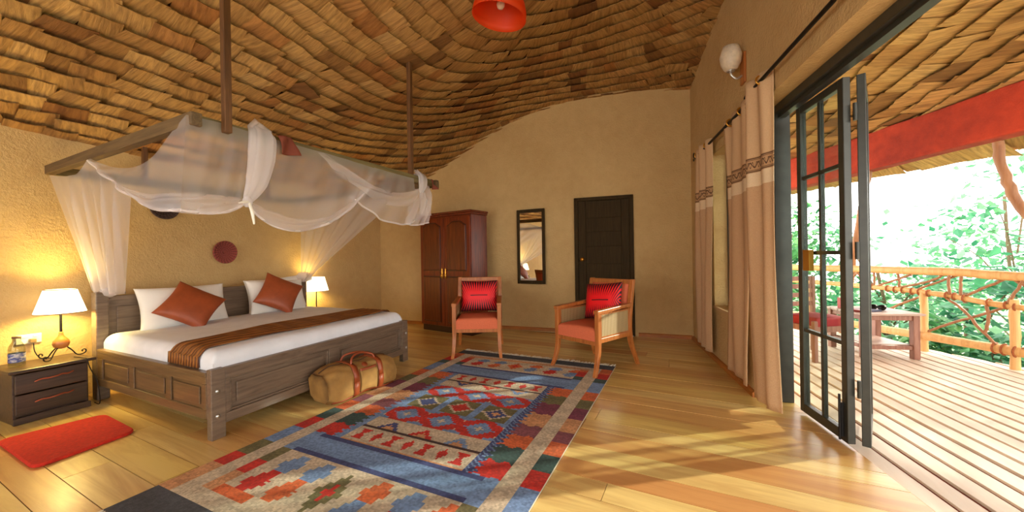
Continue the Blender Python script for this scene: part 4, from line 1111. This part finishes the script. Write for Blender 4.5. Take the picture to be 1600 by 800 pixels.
mb.build('body', M_canvas, bag, weld=True)
for v in (.36, .72):
    mb = MB(); vs = []
    for k in range(n+1):
        a = 2*math.pi*k/n
        for dv, of in ((-.036, .004), (.036, .004)): vs.append(bagp(v+dv, a, of+.004))
    mb.add(vs, [(2*k, 2*k+1, 2*k+3, 2*k+2) for k in range(n)], True).build('strap', M_leather, bag, solid=.006)
for sx in (-.075, .075):
    P = smooth_poly([(sx, -.092, .25), (sx*.8, -.075, .315), (sx*.4, 0, .335), (sx*.3, .08, .325), (sx*.7, .135, .30), (sx, .145, .25)], 5)
    MB().tube(P, .009, 8).build('handle', M_leather, bag)
MB().tube([bagp(i/30*.96+.02, rad(90), .004) for i in range(31)], .005, 6).build('zip', plain('zip', sr(80, 50, 24), .5), bag)
mb = MB(); mb.grid(lambda u, v: bagp(.42+.24*u, rad(-38+66*v), .006), 10, 8); mb.build('pocket', M_canvas, bag, solid=.006)
mb = MB(); mb.grid(lambda u, v: bagp(.42+.24*u, rad(24+10*v), .011), 10, 3); mb.build('pocket_flap', M_leather, bag, solid=.004)
mb = MB(); cc = bagp(.52, rad(55), .008)
nb_ = (bagp(.52, rad(55), .05)-bagp(.52, rad(55), 0)).normalized()
MB().lathe([(.001, .004), (.024, .003), (.026, 0)], 18, M=Matrix.Translation(cc) @ nb_.to_track_quat('Z', 'Y').to_matrix().to_4x4()).build('badge', M_leather, bag)
mb = MB(); mb.grid(lambda u, v: bagp(.06+.88*u, rad(-62+24*v), .005), 24, 4); mb.build('base_trim', M_leather, bag, solid=.005)

# ------------------------------------------------------------------ curtains, rods, sconce, pendant
def curtain(w0, w1, o0, amp, folds, zb, label, seed, bottom_w=None, rod_o=-.085, ztop=2.315, dep=0.):
    t = thing('curtain', label, 'curtain', (0, 0, 0), 0, 'linen curtains with scroll band'); rr = random.Random(seed); ph = rr.uniform(0, 6)
    b0, b1 = bottom_w or (w0, w1)
    def fn(u, v):
        z = ztop+(zb-ztop)*v; wa_ = w0+(b0-w0)*v; wb_ = w1+(b1-w1)*v
        a = amp*(1-.25*v)
        return rw(wa_+(wb_-wa_)*u+.01*math.sin(4*v+ph), o0+dep*u+a*math.sin(folds*2*math.pi*u+ph+.5*math.sin(3*v))+.010*math.sin(5*v+7*u+ph), z)
    MB().grid(fn, 16*folds, 40).build('cloth', M_curtain, t, solid=.004)
    for k in range(folds):
        u = (k+.5)/folds; p = fn(u, .0); rz_ = ztop-.05; q = rw((p-RW0).dot(RD), rod_o, rz_)
        MB().torus(q, RD, .030, .007, 18, 6).build('eyelet', M_brass, t)
    return t
curtain(.56, 1.16, -.075, .028, 3, .10, 'pale linen curtain hanging in the corner beside the black door', 1, (.50, 1.10), -.075, 2.34)
curtain(1.63, 2.16, -.06, .018, 2, .09, 'tan linen curtain at the sconce end of the window rod', 2, (1.64, 2.10), -.06, 2.34)
curtain(2.14, 2.47, -.095, .018, 2, .07, 'wide tan linen curtain pulled back against the folding door jamb', 3, (2.27, 2.56), -.06, 2.42, .055)
def rod(w0, w1, o, z, label, fin=True):
    t = thing('curtain_rod', label, 'curtain rod', group='iron curtain rods')
    MB().tube([rw(w0, o, z), rw(w1, o, z)], .0125, 12).build('rod', M_black, t)
    for w in (w0, w1) if fin else (w0,):
        s = -1 if w == w0 else 1
        P = [rw(w, o, z), rw(w+s*.04, o, z+.01), rw(w+s*.07, o, z+.045), rw(w+s*.05, o, z+.075), rw(w+s*.02, o, z+.06), rw(w+s*.03, o, z+.04)]
        MB().tube(smooth_poly(P, 4), .006, 6).tube(smooth_poly([rw(w, o, z), rw(w+s*.05, o, z-.02), rw(w+s*.08, o, z-.005), rw(w+s*.07, o, z+.012)], 4), .005, 6).build('finial', M_black, t)
    for w in (w0+.06, min(w1-.06, w0+3.0)):
        MB().tube([rw(w, o, z-.012), rw(w, -.004, z-.012)], .007, 6).lathe([(.001, 0), (.022, .001), (.022, .008), (.001, .009)], 12, M=Matrix.Translation(rw(w, -.009, z-.012)) @ RN.to_track_quat('Z', 'Y').to_matrix().to_4x4()).build('bracket', M_black, t)
    return t
rod(.52, 2.10, -.07, 2.29, 'black iron curtain rod with scroll ends over the window')
rod(2.20, 5.2, -.06, 2.365, 'black iron curtain rod over the folding door')
sc = thing('wall_sconce', 'unlit glass wall sconce on wooden plate above the curtains', 'sconce', rw(1.92, 0, 2.70), math.atan2(RN.y, RN.x))   # local -x into room
Bx(-.018, 0, -.05, .05, -.15, .10).build('backplate', M_chair, sc, bevel=.006)
MB().tube(smooth_poly([(-.018, 0, -.08), (-.06, 0, -.10), (-.10, 0, -.06), (-.10, 0, -.01)], 4), .009, 8).build('arm', M_chrome, sc)
MB().lathe([(.02, -.03), (.05, -.02), (.075, .03), (.085, .09), (.07, .14), (.06, .17), (.056, .17), (.066, .14), (.08, .09), (.07, .03), (.046, -.015)], 24, (-.10, 0, 0), caps=False).build('glass_shade', M_sconce, sc)
MB().lathe([(.03, -.035), (.034, -.02), (.02, -.012)], 16, (-.10, 0, 0)).build('holder', M_chrome, sc)

pe = thing('pendant_lamp', 'orange red pendant lampshade hanging from the thatch', 'pendant lamp', (-1.31, 2.47, 2.96))
M_pend = m_emit('red_shade', (1, .05, .0, 1), .0, sr(232, 58, 18))
M_pend.node_tree.nodes['Principled BSDF'].inputs['Transmission Weight'].default_value = 0
M_pend_in = plain('shade_collar', sr(190, 150, 110), .6)
pm = Matrix.Rotation(rad(10), 4, 'Y')
tl_ = NT('red_shade_cloth'); tl_.col(sr(240, 84, 20)); tl_.rough(.5)
tr_ = tl_.n('ShaderNodeBsdfTranslucent'); tr_.inputs[0].default_value = sr(250, 84, 16); mx_ = tl_.n('ShaderNodeMixShader'); mx_.inputs[0].default_value = .5
tl_.l(tl_.b.outputs[0], mx_.inputs[1]); tl_.l(tr_.outputs[0], mx_.inputs[2]); tl_.l(mx_.outputs[0], tl_.out.inputs[0])
MB().lathe([(.205, 0), (.20, .05), (.18, .11), (.145, .165), (.10, .205), (.05, .225)], 40, M=pm, caps=False).build('shade', tl_.m, pe, solid=.004)
MB().lathe([(.10, .196), (.06, .216), (.02, .222), (.02, .25), (.001, .25)], 24, M=pm).build('collar', M_pend_in, pe)
MB().lathe([(.001, .06), (.02, .065), (.031, .085), (.030, .11), (.018, .14), (.015, .20), (.001, .2)], 18, M=pm).build('bulb', plain('unlit_bulb', sr(225, 215, 200), .15), pe)
MB().tube([(.04, 0, .245), (.04, 0, ceil_z(-1.27, 2.47)-2.96+.02)], .006, 8).build('cord', M_white, pe)

# ------------------------------------------------------------------ veranda railing and posts
def log(path, r, mat, name, parent, n=10, wob=.008, seed=0):
    rr = random.Random(seed); P = smooth_poly(path, 6)
    P = [p+Vector((rr.uniform(-wob, wob), rr.uniform(-wob, wob), rr.uniform(-wob, wob)*.6)) for p in P]
    rs = [r*rr.uniform(.92, 1.08) for _ in P]
    return MB().tube(P, rs, n).build(name, mat, parent)
rl = thing('veranda_railing', 'rustic railing of pale poles and lashed branches', 'railing')
log([rp(-3, 0, .91), rp(-1, 0, .905), rp(.8, 0, .905), rp(1.4, 0, .88), rp(3, 0, .88), rp(5, 0, .88)], .045, M_log, 'top_rail', rl, 12, .004, 1)
log([rp(-3, 0, .70), rp(0, 0, .685), rp(.8, 0, .652), rp(1.4, 0, .585), rp(2.6, 0, .58), rp(5, 0, .6)], .030, M_log, 'middle_rail', rl, 10, .004, 2)
log([rp(-3, 0, .16), rp(0, 0, .16), rp(.8, 0, .165), rp(1.4, 0, .16), rp(3, 0, .16), rp(5, 0, .16)], .045, M_log, 'bottom_rail', rl, 12, .004, 3)
for i, s in enumerate((-1.6, -.75, .05, .65, 1.345, 2.1, 2.9, 3.8)): log([rp(s, .0, -.05), rp(s, .01, .3), rp(s, 0, .66)], .034, M_log, 'baluster', rl, 10, .003, 10+i)
br = [((.13, .66), (.22, .71), (.55, .86)), ((.30, .66), (.70, .79), (.84, .88)), ((.55, .66), (.70, .75), (.96, .88)), ((.89, .66), (.88, .78), (.885, .88)), ((.97, .64), (.97, .78), (.98, .88)), ((1.0, .66), (1.18, .78), (1.30, .86)), ((1.30, .60), (1.36, .72), (1.42, .86)), ((1.36, .84), (1.45, .76), (1.55, .62)),
      ((.68, .22), (.85, .33), (1.1, .47), (1.33, .60)), ((.86, .62), (1.0, .50), (1.12, .33), (1.24, .19)), ((1.16, .60), (1.17, .45), (1.15, .30)), ((.05, .20), (.3, .42), (.60, .60)), ((-.05, .86), (.05, .74), (.10, .70)), ((-.3, .68), (-.15, .78), (0, .88)), ((.05, .22), (.02, .40), (.10, .30)),
      ((.15, .68), (.16, .80), (.15, .88)), ((.42, .68), (.42, .78), (.40, .88)), ((1.5, .6), (1.8, .75), (2.0, .86)), ((1.4, .2), (1.75, .4), (2.1, .6)), ((2.1, .6), (2.4, .75), (2.7, .86))]
for i, P in enumerate(br): log([rp(s, .012*((i % 3)-1), z) for s, z in P], .013, M_log_dark, 'branch', rl, 7, .004, 40+i)
for i, (s, z, r) in enumerate([(.03, .68, .036), (.13, .68, .036), (.30, .675, .036), (.38, .67, .036), (.46, .668, .036), (.55, .664, .036), (.62, .662, .036), (.70, .657, .036), (.86, .648, .036), (.92, .642, .036), (1.0, .632, .036), (1.18, .61, .036), (1.30, .597, .036), (1.36, .588, .036), (1.22, .163, .052), (1.28, .163, .052), (1.36, .162, .052), (.62, .164, .052), (.05, .16, .052)]):
    MB().torus(rp(s, 0, z), RDD, r, .008, 14, 6).build('lashing', M_rope, rl)
for i, P in enumerate(([rp(-.35, .10, -.01), rp(-.2, .10, .9), rp(-.02, .03, 1.63), rp(.10, -.02, 2.06), rp(.12, -.02, 2.155)], [rp(1.95, .10, -.01), rp(1.75, .10, .9), rp(1.42, .03, 1.46), rp(1.31, -.01, 1.85), rp(1.265, -.02, 2.195)])):
    ps = log(P, .038, M_log_dark, 'veranda_post', None, 12, .008, 80+i)
    tag(ps, ['crooked pole under the red beam, beside the folding door', 'crooked bent pole holding up the red beam beyond the low table'][i], 'post', 'crooked veranda posts')

# low table and the things on it
tb = thing('veranda_table', 'low wooden slatted table on the veranda by the railing', 'table', (1.62, 5.22, 0), rad(17))   # local x along the front edge
def tl(name, mat, *q, parent=None, bevel=.004): return Bx(*q).build(name, mat, parent or tb, bevel=bevel)
for k in range(5): tl('top_slat', M_table, -.06, .53, -.03+k*.122, .086+k*.122, .455, .478)
for x0, y0 in ((.44, .0), (-.03, .0), (.44, .5), (-.03, .5)):
    tl('leg', M_table_leg, x0-.0, x0+.06, y0, y0+.06, -.008, .455)
for y0 in (.015, .515):
    tl('apron', M_table_leg, .03, .44, y0, y0+.03, .40, .455); tl('stretcher', M_table_leg, .03, .44, y0, y0+.03, .09, .13)
for x0 in (.455, -.015): tl('apron', M_table_leg, x0, x0+.03, .06, .5, .40, .455); tl('stretcher', M_table_leg, x0, x0+.03, .06, .5, .09, .13)
tl('shelf', M_table, .03, .44, .05, .5, .131, .142)
def on_table(x, y, z=.478): return tb.matrix_basis @ Vector((x, y, z))
bpy.context.view_layer.update()
TM = Matrix.Translation((1.62, 5.22, 0)) @ Matrix.Rotation(rad(17), 4, 'Z')
def tpos(x, y, z=.479): return TM @ Vector((x, y, z))
mg = thing('magazine', 'dark red and slate magazine lying flat on the low table', 'magazine', tpos(.08, .16), rad(35))
Bx(-.13, .0, -.09, .09, 0, .022).build('cover', plain('mag_red', sr(120, 30, 34), .4), mg); Bx(.0, .13, -.09, .09, 0, .020).build('cover', plain('mag_slate', sr(70, 74, 96), .4), mg)
bn = thing('binoculars', 'small black binoculars resting on the low table', 'binoculars', tpos(.30, .25), rad(60))
for s in (-1, 1): MB().lathe([(.002, -.06), (.018, -.06), (.02, -.02), (.03, .02), (.033, .07), (.028, .07), (.002, .05)], 18, M=Matrix.Translation((0, s*.036, .034)) @ Matrix.Rotation(rad(-90), 4, 'Y')).build('barrel', M_black, bn)
MB().tube([(-.02, -.02, .034), (-.02, .02, .034)], .012, 8).build('bridge', M_black, bn)
sb = thing('striped_box', 'small box with red and white stripes on the low table', 'box', tpos(.06, .40), rad(20))
for k in range(5): Bx(-.06+k*.024, -.036+k*.024, -.03, .03, 0, .12).build('stripe', [plain('stripe_r', sr(180, 50, 44), .5), plain('stripe_w', sr(225, 215, 205), .5)][k % 2], sb)

# ------------------------------------------------------------------ garden
struct(MB().grid(lambda u, v: (-10+u*50, -8+v*50, -1.9-.5*math.sin(u*9)*math.sin(v*7)), 20, 20).build('ground', M_ground), 'green sloping garden ground beyond the veranda')
def tree(name, label, base, h, crown, nleaf, mat, seed, lsize=.17, ncl=9, cat='tree', group='garden trees beyond the railing', stem=.05):
    rr = random.Random(seed); b = Vector(base); t = thing(name, label, cat, b, 0, group)
    ctr = []
    tm = MB(); tm.tube(smooth_poly([(0, 0, 0), (rr.uniform(-.1, .1), rr.uniform(-.1, .1), h*.4), (rr.uniform(-.2, .2), rr.uniform(-.2, .2), h*.8)], 4), [stem]*5+[stem*.6]*4, 8)
    tm.build('trunk', M_trunk, t)
    lm = MB(); bm2 = MB()
    for c in range(ncl):
        a = rr.uniform(0, 6.28); rad_ = crown*rr.uniform(.1, .85); z = h*rr.uniform(.25, 1.0)
        cc = Vector((math.cos(a)*rad_, math.sin(a)*rad_, z)); ctr.append(cc)
        bm2.tube(smooth_poly([(0, 0, z*.55), cc*.5+Vector((0, 0, z*.35)), cc], 3), [.018]*4+[.010]*3, 5)
    bm2.build('branches', M_trunk, t)['kind'] = 'stuff'
    for i in range(nleaf):
        cc = rr.choice(ctr); r = crown*.42
        p = cc+Vector((rr.gauss(0, r*.6), rr.gauss(0, r*.6), rr.gauss(0, r*.5)))
        L = lsize*rr.uniform(.6, 1.3); w = L*.32
        d = Vector((rr.uniform(-1, 1), rr.uniform(-1, 1), rr.uniform(-.9, .4))).normalized(); sd = d.cross(Vector((rr.uniform(-.5, .5), rr.uniform(-.5, .5), 1))).normalized(); up = sd.cross(d)
        lm.add([p, p+d*L*.4+sd*w-up*L*.05, p+d*L, p+d*L*.4-sd*w-up*L*.05, p+d*L*.45+up*L*.06], [(0, 1, 4), (1, 2, 4), (2, 3, 4), (3, 0, 4)])
    o = lm.build('foliage', M_leafs[seed % 3], t); o['kind'] = 'stuff'
    return t
TONE = ['dark green', 'yellowish green', 'pale bluish green']
k = 0
for s, o_, h, cr in ((-4.2, 2.6, 3.6, 1.3), (-2.4, 3.6, 3.4, 1.3), (-.6, 2.8, 3.0, 1.2), (.8, 4.0, 3.3, 1.3), (2.0, 2.6, 3.1, 1.1), (3.6, 3.4, 3.4, 1.3), (-6.2, 5.0, 4.8, 1.7), (-2.6, 7.5, 5.4, 2.0), (2.2, 7.8, 5.2, 1.9), (6.4, 5.2, 4.6, 1.6)):
    k += 1; p = rp(s, o_, -1.95); tree('garden_tree', (TONE[k % 3]+' tall tree far behind the shrubs and smaller trees') if o_ > 4.5 else TONE[k % 3]+' bushy tree just behind the shrubs beyond the railing', p, h, cr, 1100, None, k, .20+.03*(o_ > 4), 9)
for s, o_, h, cr in ((-2.6, 1.2, 2.0, .7), (-1.3, 1.3, 2.3, .7), (-.3, 1.0, 2.1, .65), (.6, 1.25, 2.3, .7), (1.4, 1.0, 2.0, .65), (2.3, 1.2, 2.3, .7), (3.4, 1.2, 2.2, .7)):
    k += 1; p = rp(s, o_, -1.95); tree('garden_shrub', TONE[k % 3]+' leafy shrub crowding the outside of the veranda railing', p, h, cr, 700, None, k, .15, 8, 'shrub', 'shrubs outside the railing', .025)

vc = thing('veranda_chair', 'dark wooden veranda chair with red cushion seen past the folding door', 'chair', (1.16, 5.12, 0), rad(35))
for x0, y0, h in ((-.24, -.22, .42), (.20, -.22, .42), (-.24, .20, .86), (.20, .20, .86)): Bx(x0, x0+.04, y0, y0+.04, -.008, h).build('leg', M_table_leg, vc, bevel=.004)
for y0 in (-.21, .21): Bx(-.20, .20, y0, y0+.02, .30, .36).build('apron', M_table_leg, vc)
for x0 in (-.23, .21): Bx(x0, x0+.02, -.18, .20, .30, .36).build('apron', M_table_leg, vc)
for z in (.52, .62, .72, .81): Bx(-.20, .20, .21, .23, z, z+.05).build('back_slat', M_table_leg, vc)
mb, _ = slab(-.195, .195, -.20, .19, .36, .45, .03, 12, 12); mb.build('seat', plain('red_seat', sr(150, 28, 32), .8), vc, weld=True)
